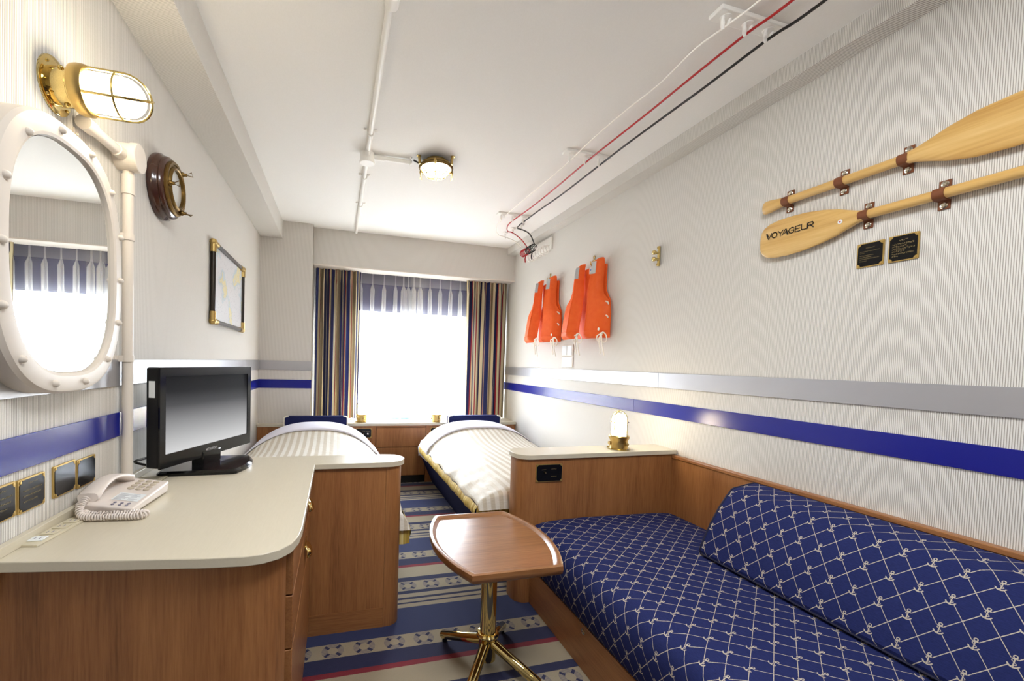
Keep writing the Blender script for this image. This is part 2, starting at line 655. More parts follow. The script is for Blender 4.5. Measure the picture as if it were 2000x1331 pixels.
def dup(root, loc, label=None, group=None):
    r = root.copy()
    COL.objects.link(r)
    r.location = loc
    if label:
        r['label'] = label
    if group:
        r['group'] = group
    for ch in list(root.children):
        c = ch.copy()
        COL.objects.link(c)
        c.parent = r
        for g in list(ch.children):
            d = g.copy()
            COL.objects.link(d)
            d.parent = c
    return r

def rrect(x0, x1, y0, y1, r, n=6):
    out = []
    for cx, cy, a in ((x1-r, y1-r, 0), (x0+r, y1-r, 90), (x0+r, y0+r, 180), (x1-r, y0+r, 270)):
        for k in range(n+1):
            t = radians(a+90*k/n)
            out.append((cx+r*cos(t), cy+r*sin(t)))
    return out

def arc(cx, cy, r, a0, a1, n=8):
    return [(cx+r*cos(radians(a0+(a1-a0)*k/n)), cy+r*sin(radians(a0+(a1-a0)*k/n))) for k in range(n+1)]

def spline(pts, n=8):
    """Catmull-Rom through points"""
    pts = [Vector(p) for p in pts]
    out = []
    for i in range(len(pts)-1):
        a = pts[max(i-1, 0)]
        b, c = pts[i], pts[i+1]
        d = pts[min(i+2, len(pts)-1)]
        for k in range(n):
            t = k/n
            out.append(0.5*((2*b)+(c-a)*t+(2*a-5*b+4*c-d)*t*t+(3*b-a-3*c+d)*t**3))
    out.append(pts[-1])
    return out

# ------------------------------------------------------------------ room shell
XL, XR = -0.6700, 1.7437           # side walls
ZC = 2.3469                        # ceiling
YB = -1.70                         # wall behind the camera
YC, YH, YW = 4.034, 4.1317, 4.52   # pier face, window header face, window wall
CX = -0.2385                       # pier's inner corner
XLB, ZLB = -0.4906, 2.1928         # left beam
XRB, ZRB = 1.6538, 2.277           # right beam
ZH = 2.0164                        # soffit of the header
S0, S1, B0, B1 = 1.0436, 1.1262, 0.8841, 0.9599   # silver and blue strips

m = MB(); m.box(XL-0.1, XR+0.1, YB-0.1, YW+0.1, -0.08, 0.0)
struct('floor', m, M_CARPET, 'navy, beige and red striped carpet with rows of lifebuoy rings', 'floor')
m = MB(); m.box(XL-0.1, XR+0.1, YB-0.1, YW+0.1, ZC, ZC+0.1)
struct('ceiling', m, M_CEIL, 'off-white papered ceiling between the two ribbed beams', 'ceiling')
m = MB(); m.box(XL-0.1, XL, YB-0.1, YW+0.1, 0, ZC)
struct('wall_left', m, M_WY, 'ribbed cream wallpapered wall behind the desk', 'wall')
m = MB(); m.box(XR, XR+0.1, YB-0.1, YW+0.1, 0, ZC)
struct('wall_right', m, M_WY, 'ribbed cream wallpapered wall above the sofa', 'wall')
m = MB(); m.box(XL, XR, YB-0.1, YB, 0, ZC)
struct('wall_front', m, M_WX, 'plain wallpapered wall behind the viewer', 'wall')
# back wall: pier, window header and the wall round the opening
WX0, WX1, WZ0, WZ1 = -0.02, 1.52, 0.575, 2.10
m = MB()
m.box(XL, CX, YC, YW+0.1, 0, ZC)
m.box(CX, XR, YH, YH+0.19, ZH+0.004, ZC)
m.box(CX, XR, YH+0.19, YW, ZH+0.12, ZC)
m.box(CX, WX0, YW, YW+0.1, 0, ZC)
m.box(WX1, XR, YW, YW+0.1, 0, ZC)
m.box(WX0, WX1, YW, YW+0.1, 0, WZ0)
m.box(WX0, WX1, YW, YW+0.1, WZ1, ZC)
struct('wall_back', m, M_WX, 'window end wall with a pier on the left and a header over the curtains', 'wall')
m = MB(); m.box(CX+0.001, XR, YH-0.003, YH+0.19, ZH-0.008, ZH+0.004)
struct('trim_1', m, M_WHITE, 'white soffit board along the bottom of the window header', 'trim', 0.002)
m = MB(); m.box(XL, XLB, YB, YC, ZLB, ZC)
struct('trim_2', m, M_WY, 'broad ribbed beam casing along the top of the left wall', 'beam', 0.002)
m = MB(); m.box(XRB, XR, YB, YH, ZRB, ZC)
struct('trim_3', m, M_WY, 'narrow ribbed beam casing along the top of the right wall', 'beam', 0.002)

def strip(n, x0, x1, y0, y1, z0, z1, mat, label):
    mm = MB(); mm.box(x0, x1, y0, y1, z0, z1)
    return struct(n, mm, mat, label, 'trim', 0.001)
T = 0.006
strip('trim_4', XL, XL+T, YB, YC-T, S0, S1, M_SILVER, 'silver metal strip along the left wall')
strip('trim_5', XL, XL+T, YB, YC-T, B0, B1, M_BLUE, 'glossy blue strip along the left wall')
strip('trim_6', XL, CX+T, YC-T, YC, S0, S1, M_SILVER, 'silver metal strip on the pier left of the window')
strip('trim_7', XL, CX+T, YC-T, YC, B0, B1, M_BLUE, 'glossy blue strip on the pier left of the window')
strip('trim_8', XR-T, XR, 2.005, YW-0.12, S0, S1, M_SILVER, 'silver strip length on the right wall nearer the window')
strip('trim_9', XR-T, XR, YB, 2.004, S0, S1, M_SILVER, 'silver strip length on the right wall over the sofa')
strip('trim_10', XR-T, XR, 2.205, YW-0.12, B0, B1, M_BLUE, 'blue strip length on the right wall nearer the window')
strip('trim_11', XR-T, XR, YB, 2.204, B0, B1, M_BLUE, 'blue strip length on the right wall over the sofa')

# window: frame bars and two panes in the opening
win = thing('window_1', 'wide window glaring white behind the sheer curtains', 'window', (0.75, YW+0.05, WZ0), None, 'structure')
m = MB()
for a in ((WX0, WX1, WZ0, WZ0+0.045), (WX0, WX1, WZ1-0.045, WZ1), (WX0, WX0+0.045, WZ0+0.045, WZ1-0.045), (WX1-0.045, WX1, WZ0+0.045, WZ1-0.045), (0.735, 0.765, WZ0+0.045, WZ1-0.045)):
    m.box(a[0], a[1], YW+0.03, YW+0.07, a[2], a[3])
obj('window_frame', m, M_CAST, win, bevel=0.003)
for a, b in ((WX0+0.045, 0.735), (0.765, WX1-0.045)):
    m = MB(); m.box(a, b, YW+0.047, YW+0.053, WZ0+0.045, WZ1-0.045)
    obj('pane', m, M_GLASS, win)
# light portal in the opening so that daylight is sampled through the window
ld = bpy.data.lights.new('window_portal', 'AREA')
ld.shape = 'RECTANGLE'
ld.size = WX1-WX0
ld.size_y = WZ1-WZ0
ld.cycles.is_portal = True
lo = bpy.data.objects.new('window_portal', ld)
COL.objects.link(lo)
lo.location = ((WX0+WX1)/2, YW+0.02, (WZ0+WZ1)/2)
lo.rotation_euler = (radians(-90), 0, 0)

# ------------------------------------------------------------------ worktop, desk and foot panel on the left
ZT, ZU = 0.720, 0.6975             # worktop top and underside
outl = [(XL+0.002, 1.058), (-0.60, 1.046), (-0.42, 1.015), (-0.264, 0.990), (-0.185, 0.982)]
outl += [(-0.150, 0.986), (-0.118, 1.003), (-0.096, 1.032), (-0.084, 1.075), (-0.080, 1.13), (-0.084, 1.802)]
outl += [(0.215, 1.798)]+arc(0.212, 1.876, 0.078, -90, 90, 10)[1:]+[(-0.12, 1.967), (XL+0.002, 1.969)]
m = MB(); m.prism(outl, 'z', ZU, ZT)
wt = thing('worktop', 'long cream laminate worktop with rounded corner carrying the television', 'worktop', (-0.4, 1.5, ZU))
obj('slab', m, M_LAM, wt, bevel=0.002)
m = MB(); m.box(XL+0.001, XL+0.016, 1.06, 1.968, ZT, ZT+0.022)
obj('upstand', m, M_LAM, wt, bevel=0.0015)

dk = thing('desk_cabinet', 'teak veneered desk cabinet with brass shell handles under the worktop', 'cabinet', (-0.4, 1.2, 0))
fr = [(XL+0.004, 1.082), (-0.42, 1.040), (-0.264, 1.015), (-0.19, 1.008), (-0.155, 1.013), (-0.132, 1.026), (-0.117, 1.048), (-0.112, 1.08)]
inner = [(-0.130, 1.08), (-0.134, 1.055), (-0.148, 1.036), (-0.168, 1.027), (-0.19, 1.024), (-0.264, 1.031), (-0.42, 1.056), (XL+0.004, 1.098)]
m = MB(); m.prism(fr+inner, 'z', 0.0, ZU-0.001)
obj('front_panel', m, M_WOOD, dk, smooth=30)
m = MB(); m.box(XL+0.004, -0.13, 1.10, 1.80, 0.04, ZU-0.012)
obj('carcass', m, M_WOOD, dk)
def shell_handle(y, z, parent):
    h = MB()
    rows = []
    for i in range(7):
        a = radians(90*i/6)
        row = []
        for j in range(9):
            b = radians(180*j/8)
            row.append((-0.096+0.024*sin(a)*(0.35+0.65*sin(b)), y-0.040*cos(b)*(0.55+0.45*sin(a)), z+0.016-0.034*(1-cos(a))))
        rows.append(row)
    h.grid(rows)
    h.box(-0.0975, -0.0945, y-0.042, y+0.042, z+0.012, z+0.024)
    o = obj('handle', h, M_GOLD, parent, smooth=60)
    md = o.modifiers.new('shell', 'SOLIDIFY'); md.thickness = 0.002
    o['label'] = 'polished brass shell cup handle'
    return o
for z0, z1, hy in ((0.566, 0.690, 1.56), (0.430, 0.562, 1.50), (0.06, 0.426, None)):
    m = MB(); m.box(-0.128, -0.097, 1.096, 1.792, z0, z1)
    d = obj('drawer', m, M_WOODY, dk, bevel=0.0015)
    if hy:
        shell_handle(hy, (z0+z1)/2+0.012, d)
m = MB(); m.box(-0.30, -0.13, 1.11, 1.79, 0.0, 0.05)
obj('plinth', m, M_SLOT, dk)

fp = thing('foot_panel', 'teak foot panel with rounded post at the end of the left bed', 'panel', (0.1, 1.87, 0))
m = MB(); m.box(-0.128, 0.205, 1.815, 1.955, 0.086, ZU-0.001)
obj('board', m, M_WOOD, fp)
m = MB(); m.box(XL+0.004, -0.13, 1.815, 1.955, 0.0, ZU-0.001)
obj('side_board', m, M_WOOD, fp)
m = MB(); m.box(-0.128, 0.205, 1.812, 1.955, 0.0, 0.0855)
obj('plinth', m, M_WOODX, fp)
post = [(0.2055, 1.813), (0.225, 1.813)]+arc(0.222, 1.866, 0.053, -85, 0, 8)+arc(0.222, 1.902, 0.053, 0, 85, 8)+[(0.2055, 1.955)]
m = MB(); m.prism(post, 'z', 0.0, ZU-0.001)
obj('post', m, M_WOOD, fp, smooth=40)

# ------------------------------------------------------------------ low divider on the right, with the sofa in front of it
PY0, PY1 = 1.836, 2.016
dv = thing('low_divider', 'teak divider with cream ledge between the sofa and the right bed', 'divider', (1.25, 1.92, 0), None, 'thing')
led = arc(0.898, 1.906, 0.070, 180, 270, 8)+[(XR-0.002, 1.850), (XR-0.002, PY1)]+arc(0.898, PY1-0.07, 0.070, 90, 180, 8)
m = MB(); m.prism(led, 'z', ZU, ZT)
obj('ledge', m, M_LAM, dv, bevel=0.002)
pnl = arc(0.898, 1.910, 0.062, 180, 270, 8)+[(0.93, PY0+0.012), (0.93, PY1-0.012)]+arc(0.898, PY1-0.074, 0.062, 90, 180, 8)
m = MB(); m.prism(pnl, 'z', 0.0, ZU-0.001)
obj('post', m, M_WOOD, dv, smooth=40)
m = MB(); m.prism([(0.9305, PY0+0.012), (XR-0.003, PY0+0.024), (XR-0.003, PY1-0.012), (0.9305, PY1-0.012)], 'z', 0.0, ZU-0.001)
obj('board', m, M_WOOD, dv)

YS0 = -0.25                        # sofa runs past the viewer
sf = thing('sofa', 'built-in bench sofa upholstered in navy cloth with woven anchors', 'sofa', (1.3, 1.0, 0))
m = MB(); m.box(0.908, 0.930, YS0, PY0+0.008, 0.0, 0.172)
bb = obj('base_board', m, M_WOODY, sf, bevel=0.002)
m = MB(); m.lathe([(0.0, 0.0), (0.011, 0.0), (0.011, 0.003), (0.006, 0.006), (0.0, 0.006)], (0.908, 1.378, 0.150), '-x', 12)
o = obj('latch', m, M_NICKEL, bb); o['label'] = 'small round nickel latch in the base board'
m = MB(); m.box(0.935, XR-0.03, YS0, PY0+0.006, 0.02, 0.165)
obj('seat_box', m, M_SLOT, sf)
# seat cushion, cross-section in x-z with arc length for the weave
prof = [(0.914, 0.176), (0.905, 0.182), (0.893, 0.215), (0.886, 0.26), (0.884, 0.305), (0.889, 0.345), (0.902, 0.372), (0.925, 0.390), (0.96, 0.400), (1.05, 0.405), (1.2, 0.407), (1.35, 0.406), (1.5, 0.403), (1.62, 0.399), (1.69, 0.392), (1.713, 0.378), (1.716, 0.30), (1.716, 0.18)]
def along(prof, y0, y1, ny, endr=0.03):
    acc = [0.0]
    for a, b in zip(prof, prof[1:]):
        acc.append(acc[-1]+sqrt((a[0]-b[0])**2+(a[1]-b[1])**2))
    return acc
acc = along(prof, 0, 0, 0)
rows, uvs = [], []
ys = [PY0+0.008, PY0+0.004, PY0-0.004, PY0-0.018, PY0-0.045]+[PY0-0.045-(PY0-0.045-YS0)*k/40 for k in range(1, 41)]
for i, y in enumerate(ys):
    sag = [0.020, 0.010, 0.004, 0.001, 0.0][i] if i < 5 else 0.0
    row = []
    for k, (x, z) in enumerate(prof):
        hh = max(0.0, min(1.0, (z-0.2)/0.2))
        row.append((x+(sag*0.5 if k < 6 else 0), y, z-sag*hh+0.0015*sin(y*9+x*14)*hh))
    rows.append(row)
    uvs.append([(y, acc[k]+0.003) for k in range(len(prof))])
m = MB(); m.grid(rows, uvs)
obj('seat_cushion', m, M_ANCHOR, sf, smooth=70)
m = MB(); m.box(1.719, XR-0.002, YS0, PY0+0.022, 0.0, 0.676)
obj('back_panel', m, M_WOOD, sf)
m = MB(); m.box(1.714, XR-0.001, YS0, PY0+0.020, 0.6765, 0.694)
obj('cap_rail', m, M_WOODY, sf, bevel=0.003)

# wedge bolster along the back of the sofa
bo = thing('bolster_cushion', 'wedge-shaped navy anchor bolster leaning along the back of the sofa', 'cushion', (1.6, 0.7, 0.40))
bp = [(1.700, 0.412), (1.560, 0.410), (1.425, 0.411), (1.410, 0.416), (1.408, 0.428), (1.425, 0.465), (1.460, 0.53), (1.500, 0.59), (1.537, 0.634), (1.566, 0.664), (1.580, 0.6685), (1.64, 0.678), (1.685, 0.684), (1.702, 0.680), (1.706, 0.66), (1.704, 0.52), (1.700, 0.412)]
acc = along(bp, 0, 0, 0)
rows, uvs = [], []
Y1 = 1.365
ys = [Y1, Y1-0.004, Y1-0.012, Y1-0.04]+[Y1-0.04-(Y1-0.04-YS0-0.02)*k/36 for k in range(1, 37)]
cx0, cz0 = 1.58, 0.53
for i, y in enumerate(ys):
    sh = [0.965, 0.985, 0.996, 1.0][i] if i < 4 else 1.0
    rows.append([(cx0+(x-cx0)*sh, y-0.03*(0.68-z)*1.0*(1 if i < 4 else max(0, 1-(i-3)/36)), cz0+(z-cz0)*sh) for x, z in bp])
    uvs.append([(y, acc[k]-acc[3]+0.045) for k in range(len(bp))])
m = MB(); m.grid(rows, uvs)
n0 = len(m.v)
endv = rows[0][:-1]
m.add(endv, [tuple(range(len(endv)))], [tuple((p[0]*1.0, p[2]) for p in endv)])
endv = rows[-1][:-1]
m.add(endv, [tuple(range(len(endv)))], [tuple((p[0]*1.0, p[2]) for p in endv)])
obj('cover', m, M_ANCHOR, bo, smooth=28)
m = MB(); m.tube([(cx0+(p[0]-cx0)*1.0, p[1]+0.001, p[2]) for p in [rows[1][k] for k in range(len(bp)-1)]], 0.004, 6, closed=True)
obj('piping', m, M_NAVYD, bo)
m = MB(); m.tube([(rows[i][3][0]-0.002, rows[i][3][1], rows[i][3][2]) for i in range(2, len(rows))], 0.0035, 6)
obj('piping', m, M_NAVYD, bo)

# ------------------------------------------------------------------ brass pedestal table
TX, TY, TZ = 0.570, 1.500, 0.490
tb = thing('side_table', 'small boat-shaped teak table with raised rim on a brass pedestal', 'table', (TX, TY, 0))
def toplan(g):
    """barrel outline: straight ends, bowed long sides; g insets it"""
    hx, hy, bow = 0.158-g*1.05, 0.268-g, 0.068
    o = []
    for k in range(17):
        t = -1+2*k/16
        o.append((TX+hx+bow*(1-t*t), TY+hy*t))
    for k in range(17):
        t = 1-2*k/16
        o.append((TX-hx-bow*(1-t*t), TY+hy*t))
    return o
m = MB()
rim_o, rim_m, rim_i = toplan(0.0), toplan(0.007), toplan(0.020)
lay = [(toplan(0.012), TZ-0.036), (toplan(0.002), TZ-0.028), (rim_o, TZ-0.015), (toplan(0.001), TZ-0.003), (rim_m, TZ), (toplan(0.013), TZ-0.001), (rim_i, TZ-0.007), (toplan(0.024), TZ-0.011)]
m.grid([[(p[0], p[1], z) for p in pl] for pl, z in lay], closed=True)
m.add([(p[0], p[1], TZ-0.036) for p in toplan(0.012)], [tuple(reversed(range(34)))])
obj('rim', m, M_TABLE, tb, smooth=50)
m = MB(); m.prism(toplan(0.0235), 'z', TZ-0.020, TZ-0.0105)
obj('tabletop', m, M_TABLE, tb)
m = MB(); m.lathe([(0.070, TZ-0.044), (0.070, TZ-0.036)], (TX, TY, 0), 'z', 24)
obj('mounting_plate', m, M_BRASS, tb)
m = MB(); m.lathe([(0.0305, 0.115), (0.0305, TZ-0.036)], (TX, TY, 0), 'z', 28)
obj('column', m, M_GOLD, tb)
m = MB(); m.lathe([(0.026, 0.016), (0.033, 0.020), (0.034, 0.10), (0.038, 0.106), (0.043, 0.112), (0.043, 0.118), (0.038, 0.124), (0.031, 0.125)], (TX, TY, 0), 'z', 28)
obj('hub', m, M_GOLD, tb)
for a in (128, 52, -52, -128):
    dx, dy = cos(radians(a)), sin(radians(a))
    m = MB(); m.tube([(TX+dx*0.02, TY+dy*0.02, 0.088), (TX+dx*0.10, TY+dy*0.10, 0.060), (TX+dx*0.215, TY+dy*0.215, 0.024), (TX+dx*0.222, TY+dy*0.222, 0.022)], [0.020, 0.0185, 0.0165, 0.012], 14)
    ft = obj('foot', m, M_GOLD, tb)
    m = MB(); m.lathe([(0.010, 0.0), (0.011, 0.003), (0.009, 0.012)], (TX+dx*0.205, TY+dy*0.205, 0), 'z', 12)
    obj('glide', m, M_BLACKM, ft)

# ------------------------------------------------------------------ counter under the window
KZ, KY = 0.5725, 3.969
ct = thing('window_counter', 'cream counter top running under the window behind both beds', 'counter', (0.5, 4.2, 0.5474))
m = MB(); m.box(XL+0.002, XR-0.002, KY, YC-0.002, 0.5474, KZ); m.box(CX+0.008, XR-0.002, YC-0.002, YW-0.001, 0.5474, KZ)
obj('slab', m, M_LAM, ct, bevel=0.002)
cb = thing('counter_cabinet', 'teak cupboard front with two flap panels between the bed heads', 'cabinet', (0.58, 3.99, 0))
for a, b in ((XL+0.004, 0.345), (0.818, XR-0.004)):
    m = MB(); m.box(a, b, 3.980, 4.00, 0.0, 0.547)
    obj('side_panel', m, M_WOOD, cb)
m = MB(); m.box(0.345, 0.818, 3.992, 4.00, 0.0, 0.547)
obj('backing', m, M_SLOT, cb)
for z0, z1 in ((0.346, 0.526), (0.072, 0.341)):
    m = MB(); m.box(0.349, 0.814, 3.976, 3.9915, z0, z1)
    obj('flap', m, M_WOOD, cb, bevel=0.0015)
m = MB(); m.box(0.349, 0.814, 3.984, 3.9915, 0.528, 0.546)
obj('top_rail', m, M_WOODX, cb)
m = MB(); m.box(0.349, 0.814, 3.986, 3.9915, 0.0, 0.069)
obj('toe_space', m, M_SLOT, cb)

# ------------------------------------------------------------------ beds
def dome(y, foot):
    """height of the bed's middle along its length"""
    b = 0.520+0.098*math.exp(-((y-3.62)/0.34)**2)
    return b
def bed(name, label, xc, hw, y0, hemz, room, dlabel, plabel, glabel):
    """room = +1 when the free side is to the right (left bed), -1 for the right bed"""
    def sec(u, y):
        a = abs(u)
        zt = dome(y, y0)
        zl = hemz+0.085 if u*room > 0 else 0.40
        k = min(1.0, max(0.0, (y-2.5)/0.9))
        k = k*k*(3-2*k)          # the cover falls away more steeply round the pillow
        f = max(0.0, 1-a**(3.0-0.3*k))**(0.62+0.33*k)
        z = zl+(zt-zl)*f
        if y < y0+0.12:
            k = (y-y0)/0.12
            z = zl+(z-zl)*(0.80+0.20*sqrt(max(0, 1-(1-k)**2)))
        wr = 0.004*sin(y*23+u*9)*(1-f)+0.003*sin(y*41-u*5+xc*7)*(a**2)
        return z+wr
    def X(u):
        return xc+hw*u
    t = thing(name, label, 'bed', (xc, (y0+3.96)/2, 0), 'twin beds')
    # tapered navy base
    m = MB()
    f0, f1 = (0.19, 0.03)
    xa = xc-hw+0.02; xb = xc+hw-0.02
    if room > 0:
        q = [(xa, xb-0.17), (xa, xb-0.015)]
    else:
        q = [(xa+0.17, xb), (xa+0.015, xb)]
    zb = hemz+0.01
    vs = [(q[0][0], y0+0.05, 0), (q[0][1], y0+0.05, 0), (q[0][1], 3.955, 0), (q[0][0], 3.955, 0), (q[1][0], y0+0.03, zb), (q[1][1], y0+0.03, zb), (q[1][1], 3.955, zb), (q[1][0], 3.955, zb)]
    m.add(vs, [(3, 2, 1, 0), (4, 5, 6, 7), (0, 1, 5, 4), (1, 2, 6, 5), (2, 3, 7, 6), (3, 0, 4, 7)])
    obj('base', m, M_NAVY, t, bevel=0.012)
    m = MB(); m.box(xa+0.03, xb-(0.075 if room > 0 else 0.03), y0+0.04, 3.94, zb+0.001, 0.405 if room > 0 else 0.43)
    obj('mattress', m, M_LINEN, t, bevel=0.04, seg=4)
    # headboard: navy pad edged with a cream cord
    hx = xc+0.0+(0.065 if room < 0 else -0.012)
    w = 0.262
    out = [(hx-w, 0.44)]+[(hx-w+0.035-0.035*cos(radians(a)), 0.632+0.018*sin(radians(a))) for a in range(0, 91, 15)]+[(hx+w-0.035+0.035*sin(radians(a)), 0.632+0.018*cos(radians(a))) for a in range(0, 91, 15)]+[(hx+w, 0.44)]
    m = MB(); m.prism(out, 'y', 3.885, 3.955)
    hb = obj('headboard', m, M_NAVY, t, bevel=0.006)
    for side in (out[:8], out[8:]):
        m = MB(); m.tube([(p[0], 3.882, p[1]+0.001) for p in side], 0.006, 8)
        obj('piping', m, M_CREAM, hb)
    # pillow
    m = MB()
    rows = []
    pw, px = 0.285, hx
    for i in range(13):
        v = -1+2*i/12
        row = []
        for j in range(17):
            a = 2*pi*j/17
            row.append((px+pw*v, 3.70+0.165*cos(a)*(max(0.02, 1-abs(v)**5))**0.5, 0.514+(0.070*sin(a))*(max(0.01, 1-abs(v)**3.2))**0.6))
        rows.append(row)
    m.grid(rows, closed=True)
    po = obj('pillow', m, M_LINEN, None, smooth=70, loc=(px, 3.70, 0.43))
    tag(po, plabel, 'pillow', 'pillows')
    # duvet
    d = thing('duvet', dlabel, 'duvet', (xc, (y0+3.6)/2, 0.35), 'duvets')
    NU = 48
    us = [sin(pi/2*(-1+2*k/NU)) for k in range(NU+1)]
    def rowat(y, lift=0.0, swell=0.0):
        r = []
        for u in us:
            bul = swell*(1-abs(u)**8)
            r.append((X(u)+(0.012*room*max(0, u*room)**6)*sin(y*17)*0.6, y, sec(u, y)+lift))
        return r
    ys = [y0+(3.52-y0)*k/60 for k in range(61)]
    rows = [rowat(y) for y in ys]
    acc = []
    for r in rows:
        s = [0.0]
        for a, b in zip(r, r[1:]):
            s.append(s[-1]+(Vector(a)-Vector(b)).length)
        acc.append([v-s[len(s)//2] for v in s])
    uv = [[(acc[i][j], ys[i]) for j in range(NU+1)] for i in range(len(ys))]
    m = MB(); m.grid(rows, uv)
    # foot end closing down to the hem
    foot = [[(p[0], y0-0.004*k, p[2]-(p[2]-min(p[2], hemz+0.07))*(k/6)) for p in rows[0]] for k in range(7)]
    fuv = [[(acc[0][j], y0-0.04*k) for j in range(NU+1)] for k in range(7)]
    m.grid(foot, fuv)
    obj('cover', m, M_DUVET, d, smooth=80)
    # side hem in gold: rolls under along the free side and round the foot corner
    e = NU if room > 0 else 0
    hr, hu = [], []
    ysh = [y0+(3.62-y0)*k/80 for k in range(81)]
    for y in ysh:
        x0 = X(1.0*room)
        z0 = sec(1.0*room, min(y, 3.52))
        ln = []
        for k in range(7):
            s = k/6
            ln.append((x0+room*(0.022*sin(pi*s*0.9)+0.0018*sin(y*60)*s*(1-s)*4)-room*0.035*s*s, y, z0-(z0-hemz)*s))
        hr.append(ln)
        hu.append([(k/6*0.09, y) for k in range(7)])
    m = MB(); m.grid(hr, hu)
    xe = X(1.0*room)
    fr_ = [[(xe+room*(0.006-0.03*k), y0-0.005, hemz+0.088-(0.088+0.004*sin(k*1.3))*j/5) for j in range(6)] for k in range(30)]
    m.grid(fr_, [[(j*0.016, 0.03*k) for j in range(6)] for k in range(30)])
    o = obj('hem', m, M_HEM, d, smooth=80); o['label'] = 'gold striped hem of the duvet'
    # white sheet turned down over the head end
    ys2 = [3.44+0.36*k/10 for k in range(11)]
    rows = []
    for i, y in enumerate(ys2):
        r = []
        for u in us:
            hang = abs(u)**6
            yy = y-0.10*hang*(1 if u*room > 0 else 0.3)-0.02*u*u
            zz = sec(u*0.999, min(y, 3.62))+0.010-(0.02*max(0, (i-7)/3)**2)
            r.append((X(u)+0.006*room*(1 if u*room > 0.9 else 0), yy, zz))
        rows.append(r)
    if room < 0:
        for i in range(len(rows)):
            rows[i] = [(X(-1)-0.004, rows[i][0][1]-0.01, rows[i][0][2]-0.08)]+rows[i]
    else:
        for i in range(len(rows)):
            rows[i] = rows[i]+[(X(1)+0.004, rows[i][-1][1]-0.01, rows[i][-1][2]-0.08)]
    m = MB(); m.grid(rows)
    o = obj('turned_down_sheet', m, M_LINEN, d, smooth=80); o['label'] = 'white sheet folded down over the duvet'
    md = o.modifiers.new('cloth', 'SOLIDIFY'); md.thickness = 0.006
    return t
bed('bed', 'left single bed with navy base behind the desk and television', -0.165, 0.500, 1.985, 0.285, 1, 'beige satin-striped duvet on the left bed behind the worktop', 'white pillow at the head of the left bed', '')
bed('bed', 'right single bed with navy base against the wall under the life jackets', 1.208, 0.512, 2.035, 0.335, -1, 'beige satin-striped duvet on the right bed behind the divider', 'white pillow at the head of the right bed', '')

# ------------------------------------------------------------------ curtains, sheers, roller blind
def striped_curtain(label, x0, x1, seed, yc, u0):
    rnd = random.Random(seed)
    n = int((x1-x0)/0.0042)
    folds = (x1-x0)/0.060
    zs = [0.580, 0.70, 0.9, 1.15, 1.4, 1.6, 1.75, 1.86, 1.915, 1.945, 1.975, 2.014]
    ph = [rnd.uniform(-0.35, 0.35) for _ in range(40)]
    def path(z):
        top = max(0.0, min(1.0, (z-1.86)/0.085))
        amp = 0.050*(1-0.45*top)
        low = max(0.0, (1.86-z)/1.3)
        pts = []
        for i in range(n+1):
            s = i/n
            a = 2*pi*folds*s
            w = ph[int(s*20)]*0.0
            x = x0+(x1-x0)*s+0.010*sin(2*a+0.3)*(1-0.5*top)+0.006*low*sin(a*0.5+seed)
            y = yc-amp*sin(a+0.25*sin(a*0.37+seed))
            pts.append((x, y))
        return pts
    base = path(1.2)
    acc = [u0]
    for a, b in zip(base, base[1:]):
        acc.append(acc[-1]+sqrt((a[0]-b[0])**2+(a[1]-b[1])**2))
    rows, uv = [], []
    for z in zs:
        rows.append([(p[0], p[1], z) for p in path(z)])
        uv.append([(v, z) for v in acc])
    t = thing('curtain', label, 'curtain', ((x0+x1)/2, yc, 0.58), 'striped curtains')
    m = MB(); m.grid(rows, uv)
    obj('cloth', m, M_CURT, t, smooth=80)
    m = MB(); m.box(x0, x1, yc-0.012, yc+0.012, 2.0145, 2.040)
    obj('track', m, M_WHITE, t)
    return t
striped_curtain('striped navy and cream curtain gathered at the left of the window', -0.222, 0.195, 3, 4.27, 0.0)
striped_curtain('striped navy and cream curtain gathered at the right beside the life jackets', 1.262, XR-0.015, 8, 4.27, 0.245)

def sheer(label, x0, x1, ys, pleats, group='sheer curtains'):
    """flat net with narrow stand-up pleats; pleats = [(x, width)]"""
    zs = [0.582, 0.9, 1.3, 1.6, 1.80, 1.87, 1.90, 1.928, 1.95, 2.00, 2.035]
    rows, uv = [], []
    for z in zs:
        k = min(1.0, abs(z-1.93)/0.06)
        wd = 0.30+0.70*(k if z < 1.93 else 0.0)
        r, w = [(x0, ys, z)], [(x0, z)]
        for px, pw in pleats:
            h = pw*wd
            r.append((px-0.56*h, ys, z)); w.append((px-0.52*h, z))
            for dx, dy in ((-0.45, 0), (-1.0, -0.6), (-0.9, -1.5), (-0.3, -1.1), (-0.3, -1.9), (0.35, -1.9), (0.35, -1.0), (0.9, -1.5), (1.0, -0.6), (0.45, 0)):
                r.append((px+dx*h*0.5+0.002*sin(z*5+px*9), ys+dy*h*0.35, z))
                w.append((100+px+dx*h, z))
            r.append((px+0.56*h, ys, z)); w.append((px+0.52*h, z))
        r.append((x1, ys, z)); w.append((x1, z))
        rows.append(r); uv.append(w)
    t = thing('sheer_curtain', label, 'curtain', ((x0+x1)/2, ys, 0.58), group)
    m = MB(); m.grid(rows, uv)
    obj('net', m, M_SHEER, t, smooth=60)
    return t
sheer('white sheer net curtain covering the left half of the window', -0.20, 0.86, 4.425, [(-0.1, .045), (0.0, .045), (0.10, .045), (0.203, .042), (0.318, .042), (0.432, .042), (0.548, .042), (0.632, .06), (0.682, .055), (0.735, .055)])
sheer('white sheer net curtain covering the right half of the window', 0.70, 1.70, 4.385, [(0.735, .045), (0.800, .055), (0.905, .042), (1.012, .042), (1.122, .042), (1.228, .045), (1.345, .042), (1.46, .042), (1.58, .042)])
